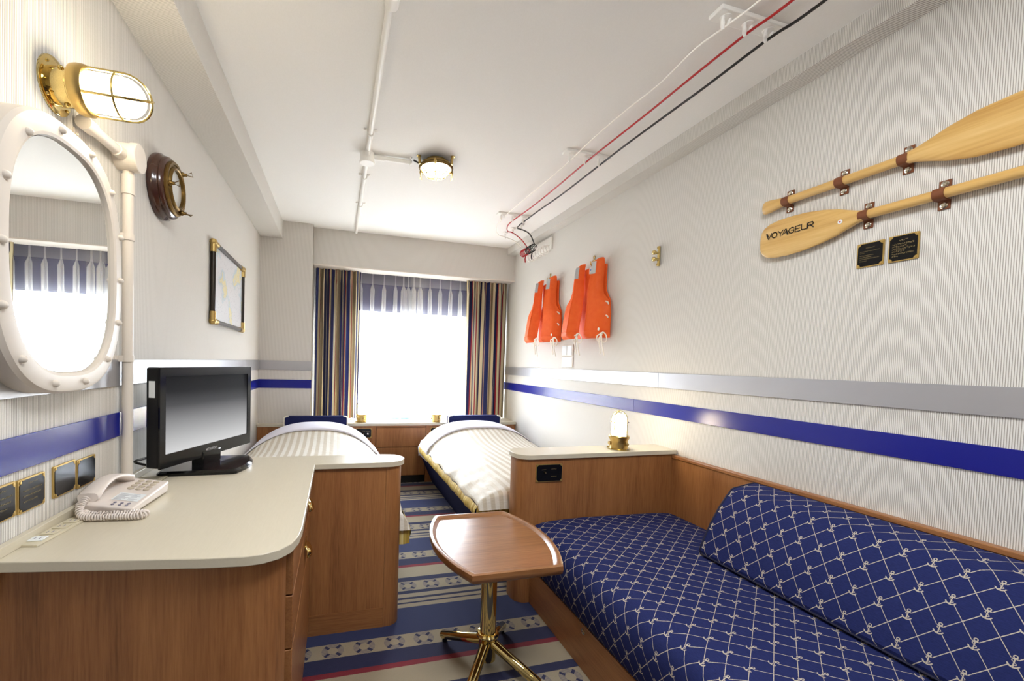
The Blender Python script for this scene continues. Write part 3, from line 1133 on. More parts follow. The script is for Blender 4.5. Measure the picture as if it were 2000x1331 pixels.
bl = thing('roller_blind', 'navy roller blind drawn down over the top of the window', 'blind', (0.75, 4.47, 1.67))
m = MB(); m.box(-0.10, 1.60, 4.468, 4.471, 1.672, 2.06)
obj('cloth', m, M_BLIND, bl)
m = MB(); m.box(-0.10, 1.60, 4.463, 4.475, 1.655, 1.6718)
obj('bottom_bar', m, M_BLIND, bl, bevel=0.002)
m = MB(); m.lathe([(0.024, -0.11), (0.024, 1.61)], (0, 4.475, 2.085), 'x', 16)
obj('roller', m, M_BLIND, bl)

# ------------------------------------------------------------------ caged brass lamps
def cage_bars(parent, base, axis, r, h0, h1, mat, br, hoops, nb=4, a0=45):
    """bars that run up the glass and meet in a dome, and hoops round it"""
    bx = Vector(base)
    if axis == 'z':
        e1, e2, e3 = Vector((1, 0, 0)), Vector((0, 1, 0)), Vector((0, 0, 1))
    else:
        e1, e2, e3 = Vector((0, 1, 0)), Vector((0, 0, 1)), Vector((1, 0, 0))
    for k in range(nb//2):
        a = radians(a0+180*k/(nb/2))
        d = e1*cos(a)+e2*sin(a)
        pts = [bx+d*r+e3*h0, bx+d*r+e3*((h0+h1-r)/2)]
        pts += [bx+d*(r*cos(radians(t)))+e3*(h1-r+r*sin(radians(t))) for t in range(0, 181, 15)]
        pts += [bx-d*r+e3*((h0+h1-r)/2), bx-d*r+e3*h0]
        m = MB(); m.tube(pts, br, 8)
        obj('cage_bar', m, mat, parent)
    for h in hoops:
        m = MB(); m.tube([bx+(e1*cos(2*pi*k/24)+e2*sin(2*pi*k/24))*r+e3*h for k in range(24)], br*0.9, 6, closed=True)
        obj('cage_hoop', m, mat, parent)
def globe(base, axis, r, h0, h1, mat, parent):
    m = MB()
    m.lathe([(r, h0), (r, h1-r)]+[(r*cos(radians(t)), h1-r+r*sin(radians(t))) for t in range(15, 91, 15)], base, axis, 20)
    o = obj('lamp_glass', m, mat, parent, smooth=60)
    o['label'] = 'glowing frosted lamp glass'
    return o

def desk_lamp(x, y, z, label):
    t = thing('caged_lamp', label, 'lamp', (x, y, z), 'caged brass table lamps')
    m = MB(); m.lathe([(0.060, 0.0), (0.061, 0.003), (0.055, 0.005), (0.047, 0.006)], (x, y, z), 'z', 28)
    fl = obj('flange', m, M_BRASS, t)
    for k in range(3):
        a = radians(20+120*k)
        m = MB(); m.ball((x+0.053*cos(a), y+0.053*sin(a), z+0.006), 0.0045, n=8, m=5)
        obj('screw', m, M_BRASS, fl)
    m = MB(); m.lathe([(0.046, 0.004), (0.047, 0.01), (0.045, 0.03), (0.045, 0.045), (0.051, 0.056), (0.053, 0.066), (0.050, 0.072), (0.040, 0.074)], (x, y, z), 'z', 28)
    bd = obj('body', m, M_BRASS2, t)
    for k in range(3):
        a = radians(-75+120*k)
        m = MB(); m.lathe([(0.010, -0.006), (0.010, 0.008), (0.006, 0.012), (0.0, 0.012)], (x+0.047*cos(a), y+0.047*sin(a), z+0.030), 'x', 10)
        obj('lug', m, M_BRASS2, bd)
    globe((x, y, z), 'z', 0.0385, 0.072, 0.186, M_BULB_TABLE, t)
    cage_bars(t, (x, y, z), 'z', 0.0455, 0.066, 0.200, M_BRASS, 0.0028, (0.142,), 4, 20)
    return t
l1 = desk_lamp(1.437, 1.927, ZT+0.0005, 'lit caged brass lamp standing on the ledge behind the sofa')
l2 = dup(l1, (0.222, 4.075, KZ+0.0005), 'lit caged brass lamp on the window counter beside the left curtain')
l3 = dup(l1, (0.930, 4.045, KZ+0.0005), 'lit caged brass lamp on the window counter beside the right headboard')

# bulkhead lamp on the left wall
LY, LZ = 1.272, 1.783
t = thing('bulkhead_lamp', 'large brass bulkhead lamp with caged glass above the oval mirror', 'lamp', (XL, LY, LZ))
m = MB(); m.lathe([(0.064, 0.0), (0.064, 0.004), (0.060, 0.006), (0.046, 0.007)], (XL, LY, LZ), 'x', 36)
fl = obj('flange', m, M_GOLD, t)
for k in range(4):
    a = radians(45+90*k)
    m = MB(); m.ball((XL+0.007, LY+0.054*cos(a), LZ+0.054*sin(a)), 0.004, n=8, m=5)
    obj('screw', m, M_BRASS, fl)
m = MB(); m.lathe([(0.043, 0.006), (0.043, 0.040), (0.046, 0.044), (0.046, 0.042)], (XL, LY, LZ), 'x', 36)
bd = obj('body', m, M_GOLD, t)
for a in (-100, 20, 140):
    m = MB(); m.ball((XL+0.030, LY+0.044*cos(radians(a)), LZ+0.044*sin(radians(a))), 0.006, n=10, m=6)
    obj('stud', m, M_BRASS, bd)
m = MB(); m.lathe([(0.046, 0.045), (0.055, 0.048), (0.057, 0.056), (0.057, 0.070), (0.054, 0.076), (0.046, 0.079)], (XL, LY, LZ), 'x', 36)
obj('collar', m, M_BRASS2, t)
globe((XL, LY, LZ), 'x', 0.0445, 0.078, 0.190, M_BULB_WALL, t)
cage_bars(t, (XL, LY, LZ), 'x', 0.051, 0.074, 0.203, M_BRASS, 0.0034, (0.138,), 4, 27)

# conduit from the bulkhead lamp down to the worktop
t = thing('wall_conduit', 'white painted conduit pipe with round junction box beside the oval mirror', 'pipe', (XL, 1.585, ZT))
PXc, PYc = XL+0.024, 1.588
m = MB(); m.tube([(PXc, PYc, ZT+0.001), (PXc, PYc, 1.72)], 0.0148, 16)
obj('pipe', m, M_WHITE, t)
m = MB(); m.lathe([(0.018, 1.645), (0.018, 1.705)], (PXc, PYc, 0), 'z', 16)
obj('sleeve', m, M_WHITE, t)
m = MB(); m.lathe([(0.024, ZT+0.0), (0.024, ZT+0.006), (0.019, ZT+0.010), (0.019, ZT+0.026)], (PXc, PYc, 0), 'z', 20)
obj('foot_collar', m, M_WHITE, t)
m = MB(); m.lathe([(0.041, 0.0), (0.041, 0.042), (0.044, 0.042), (0.044, 0.060), (0.042, 0.062)], (XL, 1.577, 1.756), 'x', 28)
obj('junction_box', m, M_WHITE, t)
m = MB(); m.tube([(PXc, 1.36, 1.742), (PXc, 1.545, 1.752)], 0.0148, 16)
obj('pipe', m, M_WHITE, t)
m = MB(); m.tube([(PXc, 1.505, 1.750), (PXc, 1.55, 1.7525)], 0.0185, 16)
obj('sleeve', m, M_WHITE, t)
m = MB(); m.tube([(PXc, 1.342, 1.741), (PXc, 1.385, 1.7435)], 0.0185, 16)
obj('sleeve', m, M_WHITE, t)
m = MB(); m.box(XL, XL+0.004, 1.345, 1.365, 1.700, 1.725); m.ball((XL+0.005, 1.355, 1.712), 0.004, n=8, m=5)
obj('clamp', m, M_WHITE, t)
for z in (1.512, 1.130):
    m = MB(); m.lathe([(0.0165, z-0.010), (0.0175, z-0.010), (0.0175, z+0.010), (0.0165, z+0.010)], (PXc, PYc, 0), 'z', 20)
    m.box(XL, XL+0.005, PYc-0.048, PYc, z-0.010, z+0.010); m.box(XL, PXc, PYc-0.0165, PYc-0.012, z-0.010, z+0.010)
    m.ball((XL+0.006, PYc-0.036, z), 0.0035, n=8, m=5)
    obj('clamp', m, M_WHITE, t)

# ------------------------------------------------------------------ oval porthole mirror
MY, MZ = 1.235, 1.360
def oval(hy, hz, n=72, e=2.7):
    return [(MY+hy*math.copysign(abs(cos(2*pi*k/n))**(2/e), cos(2*pi*k/n)), MZ+hz*math.copysign(abs(sin(2*pi*k/n))**(2/e), sin(2*pi*k/n))) for k in range(n)]
t = thing('porthole_mirror', 'oval porthole mirror in a thick white riveted ring', 'mirror', (XL, MY, MZ))
lay = [(0.246, 0.312, 0.0), (0.246, 0.312, 0.044), (0.241, 0.307, 0.053), (0.234, 0.300, 0.056), (0.207, 0.272, 0.056), (0.201, 0.266, 0.053), (0.198, 0.263, 0.046), (0.197, 0.262, 0.040)]
m = MB(); m.grid([[(XL+h, p[0], p[1]) for p in oval(a, b)] for a, b, h in lay], closed=True)
obj('ring', m, M_WHITE, t, smooth=24)
m = MB(); m.grid([[(XL+h, p[0], p[1]) for p in oval(a, b)] for a, b, h in ((0.1965, 0.2615, 0.042), (0.1925, 0.2575, 0.042), (0.1925, 0.2575, 0.042))], closed=True)
obj('gasket', m, M_NICKEL, t, smooth=60)
m = MB()
ov = oval(0.1968, 0.2618)
m.add([(XL+0.0455, p[0], p[1]) for p in ov], [tuple(range(len(ov)))])
m.add([(XL+0.040, p[0], p[1]) for p in ov], [tuple(reversed(range(len(ov))))])
obj('mirror_glass', m, M_MIRROR, t, smooth=0)
rv = [(1.0834, 1.5895), (1.191, 1.6478), (1.3097, 1.6477), (1.4094, 1.5891), (1.4593, 1.4793), (1.4593, 1.3562), (1.4500, 1.2339), (1.3919, 1.1292), (1.284, 1.0736), (1.1655, 1.0737), (1.0615, 1.1285), (1.0100, 1.2311), (1.0100, 1.3542), (1.0206, 1.4781)]
for y, z in rv:
    m = MB(); m.lathe([(0.0085, 0.054), (0.0085, 0.058), (0.0065, 0.063), (0.003, 0.0655), (0.0, 0.066)], (XL, y, z), 'x', 12)
    obj('rivet', m, M_WHITE, t, smooth=60)

# ---- small porthole on the left wall
CY, CZ = 1.893, 1.782
t = thing('porthole', 'small round porthole in a dark wooden ring with brass rim and dogs', 'porthole', (XL, CY, CZ))
m = MB(); m.lathe([(0.118, 0.0), (0.121, 0.006), (0.120, 0.020), (0.112, 0.026), (0.110, 0.032), (0.113, 0.036), (0.110, 0.044), (0.100, 0.050), (0.09, 0.051)], (XL, CY, CZ), 'x', 40)
obj('ring', m, M_CLOCKW, t, smooth=50)
m = MB(); m.lathe([(0.099, 0.049), (0.100, 0.056), (0.095, 0.061), (0.086, 0.060), (0.084, 0.056), (0.080, 0.057), (0.078, 0.064), (0.072, 0.067), (0.068, 0.064), (0.067, 0.042)], (XL, CY, CZ), 'x', 40)
rm = obj('bezel', m, M_BRASSD, t, smooth=50)
m = MB(); m.lathe([(0.0675, 0.050), (0.0675, 0.053), (0.0, 0.053)], (XL, CY, CZ), 'x', 40)
obj('dial', m, M_DIAL, t)
for a in (60, 185, -62):
    d1, d2 = cos(radians(a)), sin(radians(a))
    px, py, pz = XL+0.062, CY+0.086*d1, CZ+0.086*d2
    m = MB(); m.lathe([(0.009, -0.006), (0.010, 0.004), (0.006, 0.010), (0.006, 0.018), (0.0, 0.02)], (px, py, pz), 'x', 10)
    dg = obj('dog', m, M_BRASSD, t)
    q0 = Vector((px+0.012, py, pz)); ax = Vector((1.0, 0.25*d1, 0.25*d2)).normalized(); sd = ax.cross(Vector((0, -d2, d1))).normalized()
    sd = Vector((0, -d2, d1))
    m = MB(); m.tube([q0, q0+ax*0.024+sd*0.010, q0+ax*0.024-sd*0.010], 0.0022, 6, closed=True)
    obj('thumb_loop', m, M_BRASSD, dg)

# ------------------------------------------------------------------ framed sea chart
t = thing('framed_chart', 'framed pastel sea chart in dark tube frame with gold corners', 'picture', (XL, 2.9, 1.55))
FY0, FY1, FZ0, FZ1 = 2.560, 3.285, 1.335, 1.755
m = MB(); m.box(XL+0.006, XL+0.012, FY0, FY1, FZ0, FZ1)
obj('chart', m, M_CHART, t)
for y in (FY0, FY1):
    m = MB(); m.tube([(XL+0.016, y, FZ0), (XL+0.016, y, FZ1)], 0.013, 12); obj('frame_tube', m, M_DARKMET, t)
for z in (FZ0, FZ1):
    m = MB(); m.tube([(XL+0.016, FY0, z), (XL+0.016, FY1, z)], 0.013, 12); obj('frame_tube', m, M_PEWTER, t)
for y, sy in ((FY0, 1), (FY1, -1)):
    for z, sz in ((FZ0, 1), (FZ1, -1)):
        m = MB(); m.tube([(XL+0.016, y, z-0.012*sz), (XL+0.016, y, z+0.052*sz)], 0.0165, 12); m.tube([(XL+0.016, y-0.012*sy, z), (XL+0.016, y+0.07*sy, z)], 0.0165, 12)
        m.ball((XL+0.016, y, z), 0.019, n=12, m=8)
        obj('corner_cap', m, M_BRASS2, t)

# ------------------------------------------------------------------ television
A0 = Vector((-0.561, 1.603, 0.0)); wd = Vector((0.37277, 0.92792, 0.0)); nd = Vector((0.92792, -0.37277, 0.0))
TW, TZ0, TZ1 = 0.503, 0.765, 1.1035
tv = thing('television', 'black flat television turned towards the room on the worktop', 'television', (A0+wd*TW/2+Vector((0, 0, ZT))))
def tvp(a, d, z):
    p = A0+wd*a+nd*d
    return (p.x, p.y, z)
def tvbox(m, a0, a1, d0, d1, z0, z1):
    v = [tvp(a, d, z) for z in (z0, z1) for d in (d0, d1) for a in (a0, a1)]
    m.add(v, [(0, 2, 3, 1), (4, 5, 7, 6), (0, 1, 5, 4), (2, 6, 7, 3), (0, 4, 6, 2), (1, 3, 7, 5)])
m = MB(); tvbox(m, 0.0, TW, -0.052, -0.006, TZ0+0.002, TZ1)
obj('back_shell', m, M_BLACKM, tv, bevel=0.006)
bz = MB()
SA0, SA1, SZ0, SZ1 = 0.024, TW-0.024, TZ0+0.046, TZ1-0.030
for a in ((0.0, TW, TZ0, SZ0), (0.0, TW, SZ1, TZ1), (0.0, SA0, SZ0, SZ1), (SA1, TW, SZ0, SZ1)):
    tvbox(bz, a[0], a[1], -0.006, 0.0, a[2], a[3])
bzo = obj('bezel', bz, M_BLACK, tv)
m = MB(); tvbox(m, SA0, SA1, -0.0058, -0.0035, SZ0, SZ1)
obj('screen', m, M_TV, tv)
# maker's lettering on the lower bezel: small letter strokes
def strokes(m, P, segs, wdt):
    """flat ribbon strokes; P maps (x, y) to a point, segs are polylines"""
    for s in segs:
        for (xa, ya), (xb, yb) in zip(s, s[1:]):
            l = sqrt((xb-xa)**2+(yb-ya)**2) or 1
            nx, ny = -(yb-ya)/l*wdt/2, (xb-xa)/l*wdt/2
            ex, ey = (xb-xa)/l*wdt/2, (yb-ya)/l*wdt/2
            m.add([P(xa-ex+nx, ya-ey+ny), P(xb+ex+nx, yb+ey+ny), P(xb+ex-nx, yb+ey-ny), P(xa-ex-nx, ya-ey-ny)], [(0, 1, 2, 3)])
FONT = {'M': [[(0, 0), (0, 1), (.4, .3), (.8, 1), (.8, 0)]], 'I': [[(0, 0), (0, 1)]], 'T': [[(0, 1), (.7, 1)], [(.35, 1), (.35, 0)]], 'S': [[(.65, .95), (.1, 1), (0, .75), (.1, .52), (.55, .48), (.65, .25), (.55, 0), (0, .05)]],
        'U': [[(0, 1), (0, .1), (.1, 0), (.55, 0), (.65, .1), (.65, 1)]], 'B': [[(0, 0), (0, 1), (.5, 1), (.6, .75), (.5, .53), (0, .53)], [(.5, .53), (.65, .27), (.55, 0), (0, 0)]], 'H': [[(0, 0), (0, 1)], [(.65, 0), (.65, 1)], [(0, .5), (.65, .5)]]}
m = MB(); x = 0.0
for ch in 'MITSUBISHI':
    strokes(m, lambda a, b: tvp(TW/2-0.032+a, 0.0008, TZ0+0.020+b), [[(x+p[0]*0.0085, p[1]*0.0085) for p in s] for s in FONT[ch]], 0.0013)
    x += 0.0085*({'I': 0.0, 'M': .8, 'T': .7}.get(ch, .65)+0.28)
o = obj('lettering', m, M_LOGO, bzo, smooth=0); o['label'] = 'small silver maker name on the lower bezel'
m = MB(); tvbox(m, -0.0012, -0.0002, -0.040, -0.018, TZ1-0.10, TZ1-0.045)
o = obj('side_sticker', m, M_PAPER, tv); o['label'] = 'white sticker on the side of the case'
m = MB()
m.prism([(A0+wd*0.20+nd*-0.045).xy[:], (A0+wd*0.30+nd*-0.045).xy[:], (A0+wd*0.30+nd*0.005).xy[:], (A0+wd*0.20+nd*0.005).xy[:]], 'z', ZT+0.014, TZ0+0.02)
obj('neck', m, M_BLACK, tv, bevel=0.004)
m = MB()
sb = [(-0.605, 1.700), (-0.598, 1.690), (-0.362, 1.692), (-0.350, 1.70)]+[(-0.350+0.028*sin(pi*k/8), 1.70+0.245*k/8) for k in range(1, 8)]+[(-0.352, 1.948), (-0.60, 1.950), (-0.606, 1.94)]
m.grid([[(p[0], p[1], ZT+0.0005) for p in sb], [(p[0], p[1], ZT+0.010) for p in sb], [(-0.47+(p[0]+0.47)*0.94, 1.82+(p[1]-1.82)*0.94, ZT+0.017) for p in sb]], closed=True)
n = len(sb)
m.add([(-0.47+(p[0]+0.47)*0.94, 1.82+(p[1]-1.82)*0.94, ZT+0.017) for p in sb], [tuple(range(n))])
m.add([(p[0], p[1], ZT+0.0005) for p in sb], [tuple(reversed(range(n)))])
obj('stand_base', m, M_BLACK, tv, smooth=30)
# leads at the back
m = MB(); m.tube(spline([tvp(0.02, -0.054, 0.80), tvp(-0.01, -0.075, 0.795), tvp(0.0, -0.085, 0.785), tvp(0.03, -0.07, 0.77)], 5), 0.004, 6)
obj('lead', m, M_WIREB, tv)

# ------------------------------------------------------------------ telephone
ph = thing('telephone', 'white desk telephone with coiled cord beside the brass plates', 'telephone', (-0.585, 1.41, ZT))
m = MB()
m.add([(-0.651, 1.318, ZT+0.004), (-0.512, 1.288, ZT+0.004), (-0.500, 1.492, ZT+0.004), (-0.640, 1.522, ZT+0.004),
       (-0.652, 1.315, ZT+0.034), (-0.509, 1.284, ZT+0.022), (-0.497, 1.495, ZT+0.036), (-0.643, 1.526, ZT+0.050)],
      [(3, 2, 1, 0), (4, 5, 6, 7), (0, 1, 5, 4), (1, 2, 6, 5), (2, 3, 7, 6), (3, 0, 4, 7)])
obj('base', m, M_PLASTIC, ph, bevel=0.005, seg=3)
def top(u, v, h=0.0):
    """point on the sloping key face: u 0..1 left to right, v 0..1 near to far"""
    a, b, c, d = Vector((-0.652, 1.315, ZT+0.034)), Vector((-0.509, 1.284, ZT+0.022)), Vector((-0.497, 1.495, ZT+0.036)), Vector((-0.643, 1.526, ZT+0.050))
    p = (a*(1-u)+b*u)*(1-v)+(d*(1-u)+c*u)*v
    return p+Vector((0, 0, h))
for i in range(3):
    for j in range(4):
        m = MB(); p = top(0.52+0.145*i, 0.60+0.098*j)
        m.lathe([(0.0080, 0.0), (0.0078, 0.003), (0.0060, 0.0042), (0.0, 0.0044)], p, 'z', 12)
        obj('key', m, M_KEY, ph, smooth=50)
for i in range(3):
    for j in range(2):
        m = MB(); p = top(0.60+0.12*i, 0.06+0.06*j)
        m.lathe([(0.0038, 0.0), (0.0036, 0.0025), (0.0, 0.003)], p, 'z', 10)
        obj('function_key', m, M_GREYINK, ph)
m = MB()
vs = [top(0.46, 0.20, 0.0008), top(0.93, 0.20, 0.0008), top(0.93, 0.44, 0.0008), top(0.46, 0.44, 0.0008)]
m.add(vs, [(0, 1, 2, 3)])
cdp = obj('index_card', m, M_PAPER, ph, smooth=0)
m = MB()
for k in range(7):
    v = 0.225+0.03*k
    strokes(m, lambda a, b: tuple(top(a, b, 0.0014)), [[(0.49, v), (0.62+0.05*(k % 3), v)], [(0.73, v), (0.80+0.04*((k+1) % 3), v)]], 0.007)
obj('card_lines', m, M_GREYINK, cdp, smooth=0)
# handset: bowed bar with two cups, lying along the left side
m = MB()
rows = []
hs = [Vector((-0.628, 1.326)), Vector((-0.609, 1.492))]
for i in range(21):
    s = i/20
    c = hs[0]*(1-s)+hs[1]*s
    hgt = ZT+0.056+0.019*sin(pi*s)+0.008*s
    w = 0.027-0.006*sin(pi*s)
    th = 0.030-0.019*sin(pi*s)**0.6
    if i in (0, 20):
        w *= 0.86; th *= 0.8
    row = []
    for k in range(12):
        a = 2*pi*k/12
        row.append((c.x+w*math.copysign(abs(cos(a))**0.6, cos(a)), c.y, hgt-th/2+(th/2)*math.copysign(abs(sin(a))**0.7, sin(a))))
    rows.append(row)
m.grid(rows, closed=True)
m.add(rows[0], [tuple(reversed(range(12)))]); m.add(rows[-1], [tuple(range(12))])
obj('handset', m, M_PLASTIC, ph, smooth=60)
cp = spline([(-0.628, 1.322, ZT+0.044), (-0.629, 1.294, ZT+0.032), (-0.618, 1.276, ZT+0.014), (-0.59, 1.266, ZT+0.011), (-0.53, 1.260, ZT+0.011), (-0.490, 1.258, ZT+0.011), (-0.476, 1.268, ZT+0.011), (-0.486, 1.280, ZT+0.011), (-0.53, 1.281, ZT+0.011), (-0.60, 1.288, ZT+0.011), (-0.625, 1.306, ZT+0.010)], 40)
hel = []
L = 0.0
prev = None
for i, p in enumerate(cp):
    tt = ((cp[min(i+1, len(cp)-1)])-(cp[max(i-1, 0)])).normalized()
    if prev is not None:
        L += (p-prev).length
    prev = p
    e = tt.cross(Vector((0, 0, 1))).normalized(); g = tt.cross(e)
    a = L*2*pi/0.0062
    hel.append(p+(e*cos(a)+g*sin(a))*0.0075)
m = MB(); m.tube(hel, 0.0024, 6)
o = obj('coiled_cord', m, M_PLASTIC, ph, smooth=80)

# socket panel and grille let into the worktop
sp = thing('socket_panel', 'ivory socket panel let into the near left corner of the worktop', 'socket', (-0.64, 1.2, ZT))
m = MB(); m.add([(-0.664, 1.128, ZT+0.0003), (-0.622, 1.120, ZT+0.0003), (-0.606, 1.285, ZT+0.0003), (-0.650, 1.292, ZT+0.0003), (-0.663, 1.129, ZT+0.005), (-0.623, 1.121, ZT+0.005), (-0.607, 1.284, ZT+0.005), (-0.649, 1.291, ZT+0.005)],
      [(3, 2, 1, 0), (4, 5, 6, 7), (0, 1, 5, 4), (1, 2, 6, 5), (2, 3, 7, 6), (3, 0, 4, 7)])
pl = obj('plate', m, M_PLASTIC2, sp, bevel=0.001)
for k, mt in ((0, M_PAPER), (1, M_PLASTIC2), (2, M_PLASTIC2), (3, M_PLASTIC2)):
    y = 1.142+0.036*k
    xx = -0.640+0.0036*k
    m = MB(); m.box(xx-0.014, xx+0.014, y, y+0.026, ZT+0.005, ZT+0.0075)
    s = obj('socket', m, mt, sp, bevel=0.001)
    m = MB(); m.box(xx-0.006, xx-0.004, y+0.008, y+0.018, ZT+0.0075, ZT+0.0079); m.box(xx+0.004, xx+0.006, y+0.008, y+0.018, ZT+0.0075, ZT+0.0079)
    obj('slots', m, M_GREYINK, s)
vg = thing('air_grille', 'cream slotted air grille in the worktop behind the telephone', 'grille', (-0.60, 1.65, ZT))
m = MB(); m.box(-0.648, -0.566, 1.585, 1.690, ZT+0.0002, ZT+0.0012)
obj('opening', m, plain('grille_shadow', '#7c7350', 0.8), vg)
for k in range(9):
    y = 1.587+0.0122*k
    m = MB(); m.box(-0.647, -0.567, y, y+0.0062, ZT+0.0012, ZT+0.0040)
    obj('slat', m, M_PLASTIC2, vg)

# ------------------------------------------------------------------ engraved plates
def lettering(P, lines, h, mat, parent, seed):
    """rows of tiny unreadable engraved characters, as in the photograph"""
    rnd = random.Random(seed)
    m = MB()
    for x0, x1, y in lines:
        x = x0
        while x < x1:
            w = h*rnd.uniform(0.55, 0.9)
            s = []
            for k in range(2):
                s.append([(x+rnd.random()*w*0.4, y+rnd.random()*h), (x+w*(0.5+rnd.random()*0.5), y+rnd.random()*h)])
            s.append([(x, y+h*rnd.random()), (x+w, y+h*rnd.random())])
            strokes(m, P, s, h*0.2)
            x += w+h*0.3
    return obj('lettering', m, mat, parent, smooth=0)
def plate(name, label, P, w, h, lines, lh, seed, group=None, knobs=(), frame_mat=None, cat='sign', bow=0.0):
    """brass frame with scooped corners round a black plate; P(x, y, d) gives a point"""
    c = P(w/2, h/2, 0)
    t = thing(name, label, cat, c, group)
    fm = frame_mat or M_SATIN
    def poly(pts, d0, d1, mat, nm):
        m = MB(); n = len(pts)
        m.add([P(a, b, d0) for a, b in pts]+[P(a, b, d1) for a, b in pts], [tuple(reversed(range(n))), tuple(range(n, 2*n))]+[(i, (i+1) % n, n+(i+1) % n, n+i) for i in range(n)])
        return obj(nm, m, mat, t)
    poly(rrect(0, w, 0, h, 0.003, 3), 0.0, 0.0045, fm, 'frame')
    b, s = 0.0034, 0.0120
    def scoop(cx, cy, a0):
        return [(cx+s*cos(radians(a0+15*k)), cy+s*sin(radians(a0+15*k))) for k in range(7)]
    e = b*0.2
    pts = [(b, s+e)] and []
    for cx, cy, a0, dr in ((e, e, 90, -1), (w-e, e, 180, -1), (w-e, h-e, 270, -1), (e, h-e, 360, -1)):
        pts += [(min(max(cx+s*cos(radians(a0+dr*15*k)), b), w-b), min(max(cy+s*sin(radians(a0+dr*15*k)), b), h-b)) for k in range(7)]
    pp = poly(pts, 0.0045, 0.0058, M_PLATE, 'plate')
    for cx, cy in ((0.0065, 0.0065), (w-0.0065, 0.0065), (w-0.0065, h-0.0065), (0.0065, h-0.0065)):
        m = MB()
        v, f = [], []
        for r, d in ((0.0036, 0.0045), (0.0032, 0.0062), (0.0, 0.0068)):
            v += [P(cx+r*cos(2*pi*k/8), cy+r*sin(2*pi*k/8), d) for k in range(8)]
        f = [(i*8+k, i*8+(k+1) % 8, (i+1)*8+(k+1) % 8, (i+1)*8+k) for i in range(2) for k in range(8)]
        m.add(v, f); obj('screw', m, fm, t)
    for kx, ky, r in knobs:
        m = MB(); v = []
        for rr, d in ((r, 0.0058), (r, 0.012), (r*0.75, 0.016), (0.0, 0.0165)):
            v += [P(kx+rr*cos(2*pi*k/12), ky+rr*sin(2*pi*k/12), d) for k in range(12)]
        m.add(v, [(i*12+k, i*12+(k+1) % 12, (i+1)*12+(k+1) % 12, (i+1)*12+k) for i in range(3) for k in range(12)])
        obj('knob', m, M_NICKEL if r > 0.006 else M_BRASS, t)
    if lines:
        lettering(lambda a, b: P(a, b, 0.0061), lines, lh, M_LETTER, pp, seed)
    return t
def left_wall(y0, z0):
    return lambda a, b, d: (XL+d, y0+a, z0+b)
def right_wall(y0, z0):
    return lambda a, b, d: (XR-d, y0-a, z0+b)
def facing(x0, z0, y):
    return lambda a, b, d: (x0+a, y-d, z0+b)
txt = [(0.03, 0.058, 0.061), (0.014, 0.075, 0.046), (0.014, 0.070, 0.034), (0.014, 0.06, 0.022)]
plate('brass_plate', 'black and brass plate cut by the left edge of the picture', left_wall(1.043, 0.7885), 0.088, 0.076, txt, 0.004, 1)
plate('brass_plate', 'black and brass plate with faint gold lettering, second above the near worktop corner', left_wall(1.138, 0.786), 0.0885, 0.076, txt, 0.004, 2)
plate('brass_plate', 'shiny blank black and brass plate left of the telephone handset', left_wall(1.2585, 0.784), 0.0895, 0.079, [], 0.004, 3)
plate('brass_plate', 'shiny blank black and brass plate beside the white conduit pipe', left_wall(1.3555, 0.780), 0.0885, 0.077, [], 0.004, 4)
plate('brass_plate', 'small notice plate with fine lettering under the lower oar shaft', right_wall(1.0745, 1.5185), 0.0765, 0.083, [(0.026, 0.050, 0.063), (0.010, 0.064, 0.052), (0.010, 0.022, 0.0465), (0.010, 0.048, 0.038), (0.010, 0.044, 0.032), (0.010, 0.066, 0.026), (0.010, 0.028, 0.019)], 0.0032, 5)
plate('brass_plate', 'notice plate with larger gold characters right of its smaller neighbour', right_wall(0.986, 1.5185), 0.077, 0.0845, [(0.028, 0.049, 0.064), (0.011, 0.066, 0.053), (0.011, 0.050, 0.0455), (0.011, 0.066, 0.0375), (0.011, 0.040, 0.0305), (0.011, 0.064, 0.022), (0.011, 0.028, 0.0145)], 0.0052, 6)
plate('switch_plate', 'black and brass switch plate with one small knob on the sofa divider', lambda a, b, d: (0.921+a, PY0+0.0115-d, 0.587+b), 0.140, 0.086, [(0.03, 0.053, 0.058), (0.080, 0.108, 0.060), (0.080, 0.108, 0.024)], 0.004, 7, None, ((0.047, 0.046, 0.0058),), cat='switch')
plate('switch_plate', 'black and brass switch plate with three knobs beside the left bed pillow', facing(0.158, 0.437, 3.980), 0.148, 0.088, [(0.024, 0.050, 0.058), (0.062, 0.088, 0.058), (0.100, 0.126, 0.058)], 0.004, 8, None, ((0.037, 0.038, 0.006), (0.075, 0.038, 0.006), (0.114, 0.038, 0.011)), cat='switch')
plate('switch_plate', 'black and brass switch plate with three knobs partly behind the right bed pillow', facing(0.862, 0.437, 3.980), 0.148, 0.088, [(0.024, 0.050, 0.058), (0.062, 0.088, 0.058), (0.100, 0.126, 0.058)], 0.004, 9, None, ((0.035, 0.038, 0.011), (0.075, 0.038, 0.006), (0.113, 0.038, 0.006)), cat='switch')

